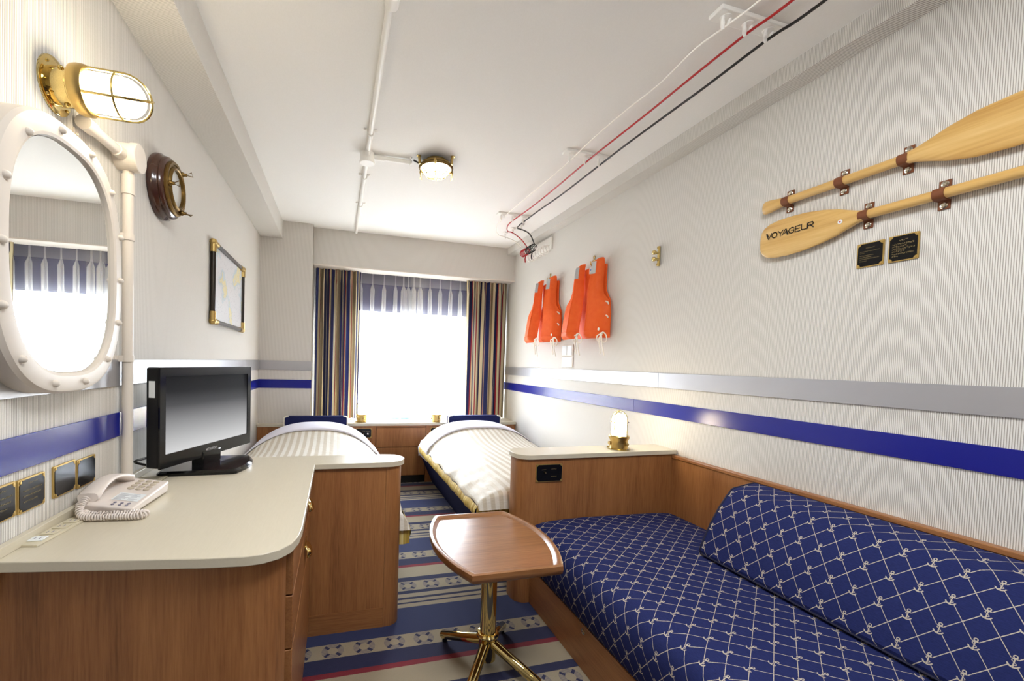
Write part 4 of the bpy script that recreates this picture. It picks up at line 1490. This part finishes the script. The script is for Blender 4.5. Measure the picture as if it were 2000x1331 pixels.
# ------------------------------------------------------------------ oars on the right wall
DX = XR-0.022                      # middle of the shafts
def oar(label, prof, shaft, zc, name='oar', butt=None):
    """prof = list of (y, z-half-height, half-thickness) from blade tip to shaft; shaft = (y0, y1)"""
    t = thing(name, label, 'oar', (DX, (shaft[0]+shaft[1])/2, zc(0.5*(shaft[0]+shaft[1]))))
    m = MB(); m.tube([(DX, shaft[0]+(shaft[1]-shaft[0])*k/12, zc(shaft[0]+(shaft[1]-shaft[0])*k/12)) for k in range(13)], 0.0158, 16)
    obj('shaft', m, M_OAR, t)
    rows = []
    for y, h, th in prof:
        rows.append([(DX+th*math.copysign(abs(cos(2*pi*k/28))**0.8, cos(2*pi*k/28))*(1 if h > .02 else 1), y, zc(y)+h*math.copysign(abs(sin(2*pi*k/28))**0.75, sin(2*pi*k/28))) for k in range(28)])
    m = MB(); m.grid(rows, closed=True); m.add(rows[0], [tuple(reversed(range(28)))]); m.add(rows[-1], [tuple(range(28))])
    bl = obj('blade', m, M_OAR, t, smooth=50)
    if butt:
        rows = []
        for y, h, th in butt:
            rows.append([(DX+th*cos(2*pi*k/20), y, zc(y)+h*math.copysign(abs(sin(2*pi*k/20))**0.8, sin(2*pi*k/20))) for k in range(20)])
        m = MB(); m.grid(rows, closed=True); m.add(rows[0], [tuple(reversed(range(20)))]); m.add(rows[-1], [tuple(range(20))])
        obj('grip', m, M_OAR, t, smooth=50)
    return t, bl
up_z = lambda y: 1.838
lo_z = lambda y: 1.694
t1, b1 = oar('upper pale wooden oar with its blade running out at the right', [(0.50, 0.036, 0.006), (0.505, 0.050, 0.007), (0.52, 0.060, 0.0075), (0.55, 0.067, 0.008), (0.62, 0.072, 0.0085), (0.72, 0.0715, 0.009), (0.79, 0.066, 0.0105), (0.85, 0.050, 0.0125), (0.89, 0.033, 0.0145), (0.92, 0.0215, 0.0155), (0.945, 0.0165, 0.0158)], (0.94, 1.315), up_z,
             butt=[(1.300, 0.0158, 0.0158), (1.325, 0.0165, 0.0158), (1.355, 0.021, 0.0155), (1.385, 0.0265, 0.015), (1.403, 0.027, 0.014), (1.412, 0.024, 0.011), (1.416, 0.016, 0.008)])
t2, b2 = oar('lower pale wooden oar with VOYAGEUR lettered on its blade', [(1.4185, 0.034, 0.005), (1.415, 0.046, 0.006), (1.405, 0.058, 0.007), (1.385, 0.069, 0.0078), (1.35, 0.0755, 0.008), (1.30, 0.0765, 0.0085), (1.24, 0.0725, 0.009), (1.18, 0.062, 0.010), (1.13, 0.0475, 0.0115), (1.09, 0.031, 0.0135), (1.065, 0.021, 0.0150), (1.045, 0.0165, 0.0158)], (0.56, 1.05), lo_z,
             butt=[(0.575, 0.0158, 0.0158), (0.55, 0.0165, 0.0158), (0.52, 0.021, 0.0155), (0.49, 0.0265, 0.015), (0.472, 0.027, 0.014), (0.464, 0.024, 0.011), (0.460, 0.016, 0.008)])
# lettering: letters as ribbons a hair in front of the blade
V = {'V': [[(0.0, 1.0), (.42, 0), (.52, 0), (1.05, 1.0)], [(.16, 1.0), (.36, .52), (.40, .45)], [(0.0, 1.0), (.16, 1.0)]], 'O': [[(.5+.5*cos(2*pi*k/16), .5+.5*sin(2*pi*k/16)) for k in range(17)]], 'Y': [[(0, 1), (.45, .5), (.45, 0)], [(.95, 1), (.45, .5)]],
     'A': [[(-.1, 0), (.45, 1), (.62, 1), (1.0, 0)], [(.86, .0), (1.0, 0)], [(.40, .30), (.60, .62), (.86, 0)]], 'G': [[(.95, .78), (.8, .95), (.5, 1), (.15, .85), (0, .5), (.15, .15), (.5, 0), (.85, .08), (.95, .2), (.95, .48), (.55, .48)]],
     'E': [[(.85, 1), (0, 1), (0, 0), (.85, 0)], [(0, .5), (.75, .5)]], 'U': [[(0, 1), (0, .25), (.12, .03), (.80, .03), (.92, .2), (.92, 1)]], 'R': [[(0, 0), (0, .8), (.1, .97), (.75, .97), (.9, .8), (.9, .6), (.75, .47), (0, .47)], [(.45, .47), (.95, 0)]]}
m = MB()
x = 0.0
def onblade(a, b):
    y = 1.388-a
    return (DX-0.0106-0.0010*(1 if y < 1.25 else 0), y, 1.7000+b+0.0*a)
adv = {'V': 1.02, 'O': 1.12, 'Y': .84, 'A': 1.02, 'G': 1.12, 'E': 1.05, 'U': 1.0, 'R': 1.0}
HT = 0.0215
for ch in 'VOYAGEUR':
    strokes(m, onblade, [[(x+p[0]*HT*0.98, p[1]*HT) for p in s] for s in V[ch]], 0.0034)
    x += adv[ch]*HT*1.06
o = obj('lettering', m, M_INK, b2, smooth=0); o['label'] = 'black VOYAGEUR lettering'
m = MB(); m.lathe([(0.0075, 0.0), (0.0075, 0.0012), (0.0, 0.0014)], (DX-0.0126, 1.114, 1.690), '-x', 16)
o = obj('sticker', m, M_PAPER, b2); o['label'] = 'round white sticker with a red dot'
m = MB(); m.lathe([(0.0030, 0.0014), (0.0030, 0.002), (0.0, 0.002)], (DX-0.0126, 1.114, 1.690), '-x', 12)
obj('sticker_dot', m, M_SPOTR, b2)

def strap(y, zc, label):
    t = thing('strap', label, 'strap', (XR, y, zc), 'leather straps holding the oars')
    hw = 0.0135
    prof = [(XR-0.001, zc+0.043), (XR-0.0045, zc+0.043), (XR-0.0045, zc+0.019)]+[(DX-0.0182*cos(radians(a)), zc+0.0182*sin(radians(a))) for a in range(75, -76, -15)]+[(XR-0.0045, zc-0.019), (XR-0.0045, zc-0.043), (XR-0.001, zc-0.043), (XR-0.001, zc-0.017)]+[(DX-0.0162*cos(radians(a)), zc+0.0162*sin(radians(a))) for a in range(-75, 76, 15)]+[(XR-0.001, zc+0.017)]
    m = MB(); m.prism(prof, 'y', y-hw, y+hw)
    obj('band', m, M_LEATHER, t, smooth=40)
    for s in (1, -1):
        m = MB(); m.lathe([(0.0098, 0.0), (0.0098, 0.0015), (0.0072, 0.0035), (0.0045, 0.0022), (0.0040, 0.0050), (0.0, 0.0055)], (XR-0.0045, y, zc+s*0.0315), '-x', 16)
        obj('screw', m, M_NICKEL, t)
    return t
s0 = strap(1.318, 1.838, 'leather strap at the grip end of the upper oar')
for y, z, lab in ((1.127, 1.838, 'leather strap at mid shaft of the upper oar'), (0.948, 1.838, 'leather strap beside the blade of the upper oar'), (1.047, 1.694, 'leather strap beside the lettered blade of the lower oar'), (0.857, 1.694, 'leather strap at mid shaft of the lower oar')):
    dup(s0, (XR, y, z), lab)

# ------------------------------------------------------------------ life jackets on anchor hooks
def jacket(y, z, label):
    def P(p):
        return (XR-p[2], y-p[0], z+p[1])
    t = thing('life_jacket', label, 'life jacket', (XR, y, z), 'orange life jackets')
    def pad(nm, rows, depth, back, n=16):
        """padded panel: rows of (z, inner, outer) across the wall, depth(t, z) out from it"""
        m = MB()
        rws = []
        for zz, a, b in rows:
            f = [P((a+(b-a)*k/n, zz, depth(k/n, zz))) for k in range(n+1)]
            bk = [P((a+(b-a)*k/n, zz, back(k/n, zz))) for k in range(n+1)]
            rws.append(f+list(reversed(bk)))
        m.grid(rws, closed=True)
        c = len(rws[0])
        m.add(rws[0], [tuple(reversed(range(c)))]); m.add(rws[-1], [tuple(range(c))])
        return obj(nm, m, M_VEST, t, smooth=60)
    rows_b = [(-0.02, -0.135, 0.135), (-0.03, -0.14, 0.14), (-0.10, -0.135, 0.135), (-0.20, -0.14, 0.14), (-0.27, -0.185, 0.188), (-0.36, -0.195, 0.198), (-0.45, -0.195, 0.198), (-0.515, -0.19, 0.196)]
    pad('back_panel', rows_b, lambda k, zz: 0.012+0.020*(1-abs(2*k-1)**5), lambda k, zz: 0.006)
    F = [(0.020, 0.084, 0.136), (0.010, 0.080, 0.144), (-0.02, 0.078, 0.148), (-0.06, 0.072, 0.147), (-0.12, 0.058, 0.142), (-0.18, 0.042, 0.138), (-0.23, 0.028, 0.152), (-0.275, 0.019, 0.204), (-0.32, 0.014, 0.216), (-0.40, 0.010, 0.216), (-0.46, 0.007, 0.214), (-0.50, 0.006, 0.212), (-0.515, 0.006, 0.211), (-0.525, 0.008, 0.208)]
    def across(zz):
        for (z0, a0, b0), (z1, a1, b1) in zip(F, F[1:]):
            if z0 >= zz >= z1:
                k = (z0-zz)/(z0-z1)
                return a0+(a1-a0)*k, b0+(b1-b0)*k
        return F[-1][1], F[-1][2]
    def mk(out, fall):
        def base(k, zz):
            h = min(1.0, max(0.0, (0.02-zz)/0.545))
            return (0.040+(out-0.040)*h)*(1-fall*h*max(0.0, (k-0.30)/0.70))
        def front(k, zz):
            e = min(1.0, 0.25+(0.02-zz)/0.04)*min(1.0, 0.35+(zz+0.525)/0.03)
            crest = 0.30+0.70*min(1.0, k/0.30)-0.35*max(0.0, (k-0.30)/0.70)
            return base(k, zz)+0.056*e*crest*(1-abs(2*k-1)**7)
        return base, front
    parts = {}
    for s, out, fall in ((1, 0.072, 0.72), (-1, 0.132, 0.06)):
        base, front = mk(out, fall)
        par = pad('front_panel', [(a, s*b, s*c) for a, b, c in F], front, lambda k, zz, base=base: base(k, zz)-0.005)
        def on(k, zz, lift, s=s, front=front):
            a, b = across(zz)
            return P((s*(a+(b-a)*k), zz, front(k, zz)+lift))
        m = MB(); m.tube([on(0.31, -0.10-0.038*k, 0.0) for k in range(11)], 0.0022, 6)
        obj('seam', m, M_VEST, par)
        m = MB(); m.grid([[on(0.16+0.14*i, -0.008-0.0165*k, 0.0022) for i in range(5)] for k in range(6)])
        o = obj('reflective_patch', m, M_TAPE, par, smooth=60); o['label'] = 'grey reflective patch on the shoulder'
        m = MB(); m.tube([on(0.03+0.94*k/12, -0.478+0.003*sin(k*1.3), -0.001) for k in range(13)], 0.0045, 6)
        obj('hem_seam', m, M_VEST, par)
    m = MB(); m.box(*sorted((P((-0.025, 0, 0))[0]-0.038, P((0, 0, 0))[0]-0.034)), y-0.022, y+0.030, z-0.062, z-0.018)
    tg = obj('maker_tag', m, M_PAPER, t); tg['label'] = 'white tag inside the neck'
    m = MB(); m.box(XR-0.0392, XR-0.0382, y-0.014, y+0.020, z-0.042, z-0.032)
    obj('tag_print', m, M_SKYBLUE, tg)
    # tie cords: a bow at the middle of the hem and one at the side
    for s0, dep, sc in ((0.0, 0.135, 1.0), (0.196, 0.072, 1.0)):
        m = MB()
        c = Vector(P((s0, -0.500, dep)))
        def Q(a, b, d=0.0):
            return (c.x-d, c.y-a, c.z+b)
        for lp in ([(0, 0), (-0.035, -0.012), (-0.050, -0.040), (-0.030, -0.055), (-0.005, -0.020), (0, 0)], [(0, 0), (0.03, 0.008), (0.050, -0.015), (0.045, -0.050), (0.020, -0.055), (0, -0.005)], [(0, 0), (-0.015, -0.04), (-0.012, -0.10), (-0.018, -0.13)], [(0, 0), (0.020, -0.05), (0.022, -0.11), (0.030, -0.145)]):
            m.tube(spline([Q(a, b, 0.008*sin(i*1.7)) for i, (a, b) in enumerate(lp)], 5), 0.0038, 6)
        m.ball(Q(0, 0), 0.010, n=8, m=6)
        if s0:
            m.lathe([(0.010, 0.0), (0.010, 0.004), (0.0, 0.004)], Q(-0.014, 0.030, 0.012), '-x', 12)
        obj('tie_cord', m, M_TIE, t)
    m = MB()
    for zz in (-0.285, -0.375):
        m.tube(spline([P((0.195, zz, 0.05)), P((0.212, zz-0.008, 0.045)), P((0.207, zz-0.02, 0.035)), P((0.195, zz-0.015, 0.03))], 4), 0.005, 6)
    obj('side_lacing', m, M_TIE, t)
    return t
j1 = jacket(2.664, 1.872, 'orange life jacket hanging nearer the sofa, over the light switches')
j2 = dup(j1, (XR, 3.315, 1.872), 'orange life jacket hanging nearer the window curtain')

def hook(y, z, label):
    t = thing('anchor_hook', label, 'hook', (XR, y, z), 'brass anchor hooks')
    m = MB(); m.tube([(XR-0.005, y, z-0.060), (XR-0.005, y, z+0.030)], 0.0045, 8)
    m.tube([(XR-0.005, y-0.018, z+0.012), (XR-0.005, y+0.018, z+0.012)], 0.004, 8)
    m.tube([(XR-0.005, y+0.008*cos(radians(a)), z+0.038+0.008*sin(radians(a))) for a in range(0, 360, 30)], 0.003, 6, closed=True)
    obj('anchor_plate', m, M_BRASS2, t)
    m = MB(); m.tube(spline([(XR-0.004, y, z-0.020), (XR-0.02, y, z-0.026), (XR-0.032, y, z-0.014), (XR-0.034, y, z+0.004)], 5), 0.0045, 8)
    obj('prong', m, M_BRASS2, t)
    return t
h1 = hook(2.690, 1.895, 'small brass anchor hook holding the life jacket nearer the sofa')
h2 = dup(h1, (XR, 3.341, 1.895), 'small brass anchor hook holding the life jacket nearer the curtain')
# empty coat hook
t = thing('coat_hook', 'empty brass double-knob hook between the life jackets and the oars', 'hook', (XR, 2.045, 1.788))
m = MB(); m.tube([(XR-0.006, 2.047, 1.733), (XR-0.007, 2.043, 1.755), (XR-0.006, 2.045, 1.788), (XR-0.007, 2.043, 1.82), (XR-0.006, 2.047, 1.842)], [0.009, 0.0075, 0.009, 0.0075, 0.009], 10)
m.ball((XR-0.010, 2.047, 1.742), 0.0075, n=8, m=6); m.ball((XR-0.010, 2.047, 1.834), 0.0075, n=8, m=6)
obj('back_plate', m, M_BRASS, t)
for z in (1.805, 1.768):
    m = MB(); m.lathe([(0.009, 0.0), (0.007, 0.012), (0.007, 0.018), (0.012, 0.026), (0.013, 0.034), (0.010, 0.040), (0.0, 0.042)], (XR-0.008, 2.043, z), '-x', 14)
    obj('knob', m, M_GOLD, t, smooth=60)

# light switches below the life jackets
t = thing('light_switch', 'white double light switch under the hem of the nearer life jacket', 'switch', (XR, 3.01, 1.275))
m = MB(); m.box(XR-0.008, XR, 2.925, 3.095, 1.231, 1.318)
obj('plate', m, M_WHITE, t, bevel=0.003)
for a in (2.936, 3.014):
    m = MB(); m.box(XR-0.012, XR-0.008, a, a+0.070, 1.238, 1.311)
    obj('rocker', m, M_PAPER, t, bevel=0.002)
t = thing('blank_plate', 'white blank wall plate directly below the double light switch', 'switch', (XR, 3.01, 1.185))
m = MB(); m.box(XR-0.008, XR, 2.925, 3.095, 1.143, 1.227)
obj('plate', m, M_WHITE, t, bevel=0.003)
m = MB(); m.box(XR-0.010, XR-0.008, 2.936, 3.084, 1.150, 1.220)
obj('cover', m, M_PAPER, t, bevel=0.002)

# ------------------------------------------------------------------ conduit and lamp on the ceiling
t = thing('ceiling_conduit', 'white conduit pipe running along the ceiling to the round lamp', 'pipe', (0.13, 2.5, ZC))
ZP = ZC-0.018
m = MB(); m.tube([(0.148, YB+0.3, ZP), (0.137, 2.54, ZP)], 0.0125, 12); obj('pipe', m, M_WHITE2, t)
m = MB(); m.tube([(0.137, 2.58, ZP), (0.134, 4.085, ZP)], 0.0125, 12); m.ball((0.134, 4.085, ZP), 0.014, n=10, m=6); obj('pipe', m, M_WHITE2, t)
m = MB(); m.lathe([(0.040, 0.0), (0.040, 0.050), (0.043, 0.050), (0.043, 0.058), (0.040, 0.061), (0.0, 0.062)], (0.137, 2.560, ZC), '-z', 28); obj('junction_box', m, M_WHITE2, t)
m = MB(); m.tube([(0.175, 2.560, ZP), (0.395, 2.553, ZP)], 0.0125, 12); obj('branch_pipe', m, M_WHITE2, t)
for a, b in (((0.137, 2.47, ZP), (0.137, 2.535, ZP)), ((0.137, 2.585, ZP), (0.137, 2.65, ZP)), ((0.180, 2.560, ZP), (0.235, 2.558, ZP))):
    m = MB(); m.tube([a, b], 0.0155, 12); obj('sleeve', m, M_WHITE2, t)
def cclamp(y, x=0.137, along='y'):
    m = MB()
    if along == 'y':
        m.tube([(x-0.034, y, ZC-0.003), (x-0.017, y, ZC-0.004)]+[(x+0.0155*cos(radians(a)), y, ZP-0.0155*sin(radians(a))) for a in range(180, -1, -20)]+[(x+0.017, y, ZC-0.004), (x+0.034, y, ZC-0.003)], 0.0035, 6)
        m.ball((x-0.030, y, ZC-0.004), 0.007, n=8, m=5); m.ball((x+0.030, y, ZC-0.004), 0.007, n=8, m=5)
    else:
        m.tube([(x, y-0.034, ZC-0.003), (x, y-0.017, ZC-0.004)]+[(x, y+0.0155*cos(radians(a)), ZP-0.0155*sin(radians(a))) for a in range(180, -1, -20)]+[(x, y+0.017, ZC-0.004), (x, y+0.034, ZC-0.003)], 0.0035, 6)
        m.ball((x, y-0.03, ZC-0.004), 0.007, n=8, m=5); m.ball((x, y+0.03, ZC-0.004), 0.007, n=8, m=5)
    obj('clamp', m, M_WHITE2, t)
for y in (2.300, 2.850, 3.36):
    cclamp(y)
cclamp(2.553, 0.385, 'x')
m = MB(); m.lathe([(0.017, 1.42), (0.023, 1.422), (0.023, 1.468), (0.017, 1.470)], (0.147, 0, ZP), 'y', 20); m.ball((0.118, 1.445, ZC-0.006), 0.008, n=8, m=5); m.ball((0.176, 1.445, ZC-0.006), 0.008, n=8, m=5)
m.box(0.112, 0.182, 1.430, 1.460, ZC-0.004, ZC)
obj('coupling', m, M_WHITE2, t)

def round_lamp(x, y, label):
    t = thing('ceiling_lamp', label, 'lamp', (x, y, ZC), 'round ceiling lamps')
    m = MB(); m.lathe([(0.060, 0.0), (0.060, 0.006), (0.088, 0.022), (0.090, 0.034), (0.084, 0.036)], (x, y, ZC), '-z', 32)
    obj('backing', m, M_BRASS2, t)
    m = MB(); m.lathe([(0.094, 0.036), (0.101, 0.038), (0.103, 0.044), (0.101, 0.050), (0.092, 0.052), (0.088, 0.046)], (x, y, ZC), '-z', 36)
    rim = obj('rim', m, M_BRASSD, t, smooth=60)
    m = MB(); m.lathe([(0.087, 0.038), (0.085, 0.052), (0.076, 0.068), (0.058, 0.080), (0.03, 0.087), (0.0, 0.089)], (x, y, ZC), '-z', 32)
    o = obj('lamp_glass', m, M_BULB_CEIL, t, smooth=60); o['label'] = 'glowing frosted lamp glass'
    for k in range(3):
        a = radians(15+60*k)
        m = MB()
        m.tube([(x+0.095*c*cos(a), y+0.095*c*sin(a), ZC-0.048-0.052*(1-abs(c)**2.6)) for c in [-1+2*i/16 for i in range(17)]], 0.003, 6)
        obj('cage_bar', m, M_BRASS, t)
    m = MB(); m.tube([(x+0.060*cos(2*pi*k/24), y+0.060*sin(2*pi*k/24), ZC-0.088) for k in range(24)], 0.003, 6, closed=True)
    obj('cage_hoop', m, M_BRASS, t)
    for k in range(3):
        a = radians(75+120*k)
        d = Vector((cos(a), sin(a), 0)); e = Vector((-sin(a), cos(a), 0)); c = Vector((x, y, ZC))
        m = MB()
        m.tube([c+d*0.112-Vector((0, 0, 0.002)), c+d*0.108-Vector((0, 0, 0.020)), c+d*0.106-Vector((0, 0, 0.046))], 0.008, 8)
        m.lathe([(0.013, 0.0), (0.013, 0.004), (0.0, 0.005)], c+d*0.114, '-z', 10)
        obj('bracket', m, M_BRASS2, t)
    for k in range(3):
        a = radians(15+120*k)
        d = Vector((cos(a), sin(a), 0)); e = Vector((-sin(a), cos(a), 0)); c = Vector((x, y, ZC-0.045))
        m = MB(); m.lathe([(0.008, -0.008), (0.009, 0.006), (0.005, 0.012), (0.005, 0.020)], c+d*0.108, '-z', 10)
        nt = obj('dog', m, M_BRASS2, rim)
        q0 = c+d*0.108-Vector((0, 0, 0.020))
        m = MB(); m.tube([q0, q0+e*0.010-Vector((0, 0, 0.024)), q0-e*0.010-Vector((0, 0, 0.024))], 0.002, 6, closed=True)
        obj('thumb_loop', m, M_BRASS, nt)
    m = MB(); m.tube([(x-0.135, y, ZP), (x-0.095, y+0.005, ZC-0.03)], 0.005, 8)
    obj('lead', m, M_WIREB, t)
    return t
rl = round_lamp(0.535, 2.520, 'round brass caged ceiling lamp lit at the end of the conduit')
dup(rl, (0.60, -0.75, ZC), 'added round brass caged ceiling lamp behind the viewer, for fill light')  # unseen copy of the lamp, added to brighten the near end

# ------------------------------------------------------------------ signal cables on insulator boards
def board(y, label):
    t = thing('insulator_board', label, 'cable holder', (1.325, y, ZC), 'insulator boards on the ceiling')
    m = MB(); m.box(1.184, 1.466, y-0.029, y+0.029, ZC-0.014, ZC)
    obj('board', m, M_WHITE2, t, bevel=0.003)
    for x in (1.228, 1.322, 1.414):
        m = MB(); m.lathe([(0.018, 0.014), (0.018, 0.016), (0.009, 0.020), (0.0, 0.021)], (x, y, ZC), '-z', 14)
        ins = obj('insulator', m, M_WHITE2, t)
        m = MB(); m.tube([(x-0.014, y-0.004, ZC-0.015), (x-0.013, y, ZC-0.024), (x-0.0125, y, ZC-0.034), (x-0.0125, y, ZC-0.046), (x-0.010, y, ZC-0.058)], [0.0045, 0.0055, 0.0065, 0.0065, 0.004], 10)
        m.tube([(x+0.014, y-0.004, ZC-0.015), (x+0.013, y, ZC-0.026), (x+0.0125, y, ZC-0.038)], [0.0045, 0.0055, 0.005], 8)
        obj('clip', m, M_WHITE2, ins)
    return t
bd1 = board(1.180, 'white insulator board on the ceiling nearest the viewer, with three clips')
dup(bd1, (1.325, 2.163, ZC), 'white insulator board on the ceiling at mid run of the cables')
dup(bd1, (1.325, 3.198, ZC), 'white insulator board on the ceiling farthest from the viewer')
CZc = ZC-0.044
cl = {}
cl['w'] = [(1.222, YB+0.2, CZc-0.006), (1.232, 0.5, CZc+0.004), (1.236, 1.02, CZc-0.004), (1.228, 1.180, CZc), (1.220, 1.30, CZc+0.006), (1.226, 1.48, CZc-0.004), (1.222, 1.70, CZc+0.004), (1.214, 1.95, CZc-0.002), (1.228, 2.163, CZc), (1.226, 2.45, CZc-0.004), (1.222, 2.80, CZc), (1.228, 3.198, CZc), (1.250, 3.40, CZc-0.004), (1.345, 3.60, CZc), (1.425, 3.64, CZc), (1.55, 3.66, CZc-0.03), (1.626, 3.66, 2.21)]
cl['r'] = [(1.33, YB+0.2, CZc), (1.318, 0.5, CZc-0.004), (1.336, 1.03, CZc+0.002), (1.322, 1.180, CZc), (1.318, 1.40, CZc-0.002), (1.326, 1.65, CZc+0.002), (1.318, 1.95, CZc-0.003), (1.322, 2.163, CZc), (1.328, 2.55, CZc-0.004), (1.336, 2.90, CZc+0.002), (1.322, 3.198, CZc), (1.330, 3.34, CZc), (1.385, 3.475, CZc), (1.445, 3.505, CZc), (1.55, 3.56, CZc-0.03), (1.626, 3.585, 2.214)]
cl['b'] = [(1.42, YB+0.2, CZc), (1.410, 0.5, CZc+0.003), (1.424, 1.02, CZc-0.003), (1.414, 1.180, CZc), (1.412, 1.45, CZc-0.004), (1.416, 1.70, CZc+0.003), (1.410, 1.95, CZc), (1.414, 2.163, CZc), (1.420, 2.6, CZc-0.002), (1.416, 2.95, CZc+0.002), (1.414, 3.198, CZc), (1.415, 3.29, CZc), (1.432, 3.375, CZc), (1.485, 3.395, CZc), (1.57, 3.425, CZc-0.02), (1.628, 3.450, 2.213)]
def coil(c, r, y0, y1, turns, n=14):
    return [(c[0]+r*cos(2*pi*k/n), y0+(y1-y0)*k/(n*turns), c[1]+r*sin(2*pi*k/n)) for k in range(int(n*turns)+1)]
for key, nm, lab, mt, rad in (('w', 'white_cable', 'thin white cable strung along the ceiling clips', M_WIREW, 0.0035), ('r', 'red_cable', 'thin red cable strung along the ceiling clips, coiled at its end', M_RED, 0.0045), ('b', 'black_cable', 'thin black cable strung along the ceiling clips, coiled at its end', M_WIREB, 0.005)):
    t = thing(nm, lab, 'cable', (cl[key][3][0], 1.18, CZc))
    m = MB(); m.tube(spline(cl[key], 10), rad, 6)
    obj('run', m, mt, t, smooth=80)
    if key != 'w':
        y0, y1 = (3.585, 3.685) if key == 'r' else (3.45, 3.575)
        m = MB(); m.tube(coil((1.626, 2.182), 0.030, y0, y1, 5), 0.0035, 6)
        obj('coil', m, mt, t, smooth=80)
        m = MB(); m.tube(spline([(1.640, y0+0.06, 2.165), (1.632, y0+0.05, 2.14), (1.626, y0+0.045, 2.12), (1.632, y0+0.05, 2.09)], 6), 0.005, 6)
        obj('tail', m, mt, t, smooth=80)
# single clips where the cables turn towards the wall
for (x, y), lab in (((1.432, 3.645), 'single ceiling clip where the white cable turns to the wall'), ((1.450, 3.510), 'single ceiling clip where the red cable turns to the wall'), ((1.478, 3.395), 'single ceiling clip where the black cable turns to the wall')):
    t = thing('cable_clip', lab, 'clip', (x, y, ZC))
    m = MB(); m.lathe([(0.022, 0.0), (0.022, 0.010), (0.012, 0.014), (0.0, 0.015)], (x, y, ZC), '-z', 14)
    obj('base', m, M_WHITE2, t)
    m = MB(); m.tube([(x-0.010, y, ZC-0.012), (x, y, ZC-0.028), (x, y, ZC-0.056)], [0.006, 0.008, 0.005], 8)
    obj('clip', m, M_WHITE2, t)
# rack of hanging rings on the right wall
t = thing('ring_rack', 'white rack of hanging rings on the right wall under the cable coils', 'rack', (XR, 3.50, 2.20))
m = MB(); m.box(XR-0.016, XR, 3.33, 3.70, 2.150, 2.255)
obj('board', m, M_WHITE2, t, bevel=0.003)
for k in range(7):
    y = 3.36+0.052*k
    m = MB(); m.tube([(XR-0.015, y, 2.185), (XR-0.055, y, 2.182)], 0.006, 8)
    pg = obj('peg', m, M_WHITE2, t)
    m = MB(); m.tube([(XR-0.048+0.030*cos(2*pi*i/16), y+0.004*sin(2*pi*i/16), 2.148+0.036*sin(2*pi*i/16)) for i in range(16)], 0.0055, 8, closed=True)
    obj('ring', m, M_WHITE2, pg)

# flat leaflet tray on the window counter
t = thing('leaflet', 'pale leaflet with two blue bars lying on the window counter', 'leaflet', (0.60, 4.15, KZ))
m = MB(); m.add([(0.50, 4.08, KZ+0.0006), (0.69, 4.05, KZ+0.0006), (0.71, 4.25, KZ+0.0006), (0.52, 4.28, KZ+0.0006), (0.50, 4.08, KZ+0.004), (0.69, 4.05, KZ+0.004), (0.71, 4.25, KZ+0.004), (0.52, 4.28, KZ+0.004)], [(3, 2, 1, 0), (4, 5, 6, 7), (0, 1, 5, 4), (1, 2, 6, 5), (2, 3, 7, 6), (3, 0, 4, 7)])
sh = obj('sheet', m, M_PAPER, t)
for a, b in ((0.515, 0.595), (0.612, 0.692)):
    m = MB(); m.box(a, b, 4.235, 4.262, KZ+0.0041, KZ+0.012)
    obj('blue_bar', m, M_SKYBLUE, t, bevel=0.002)
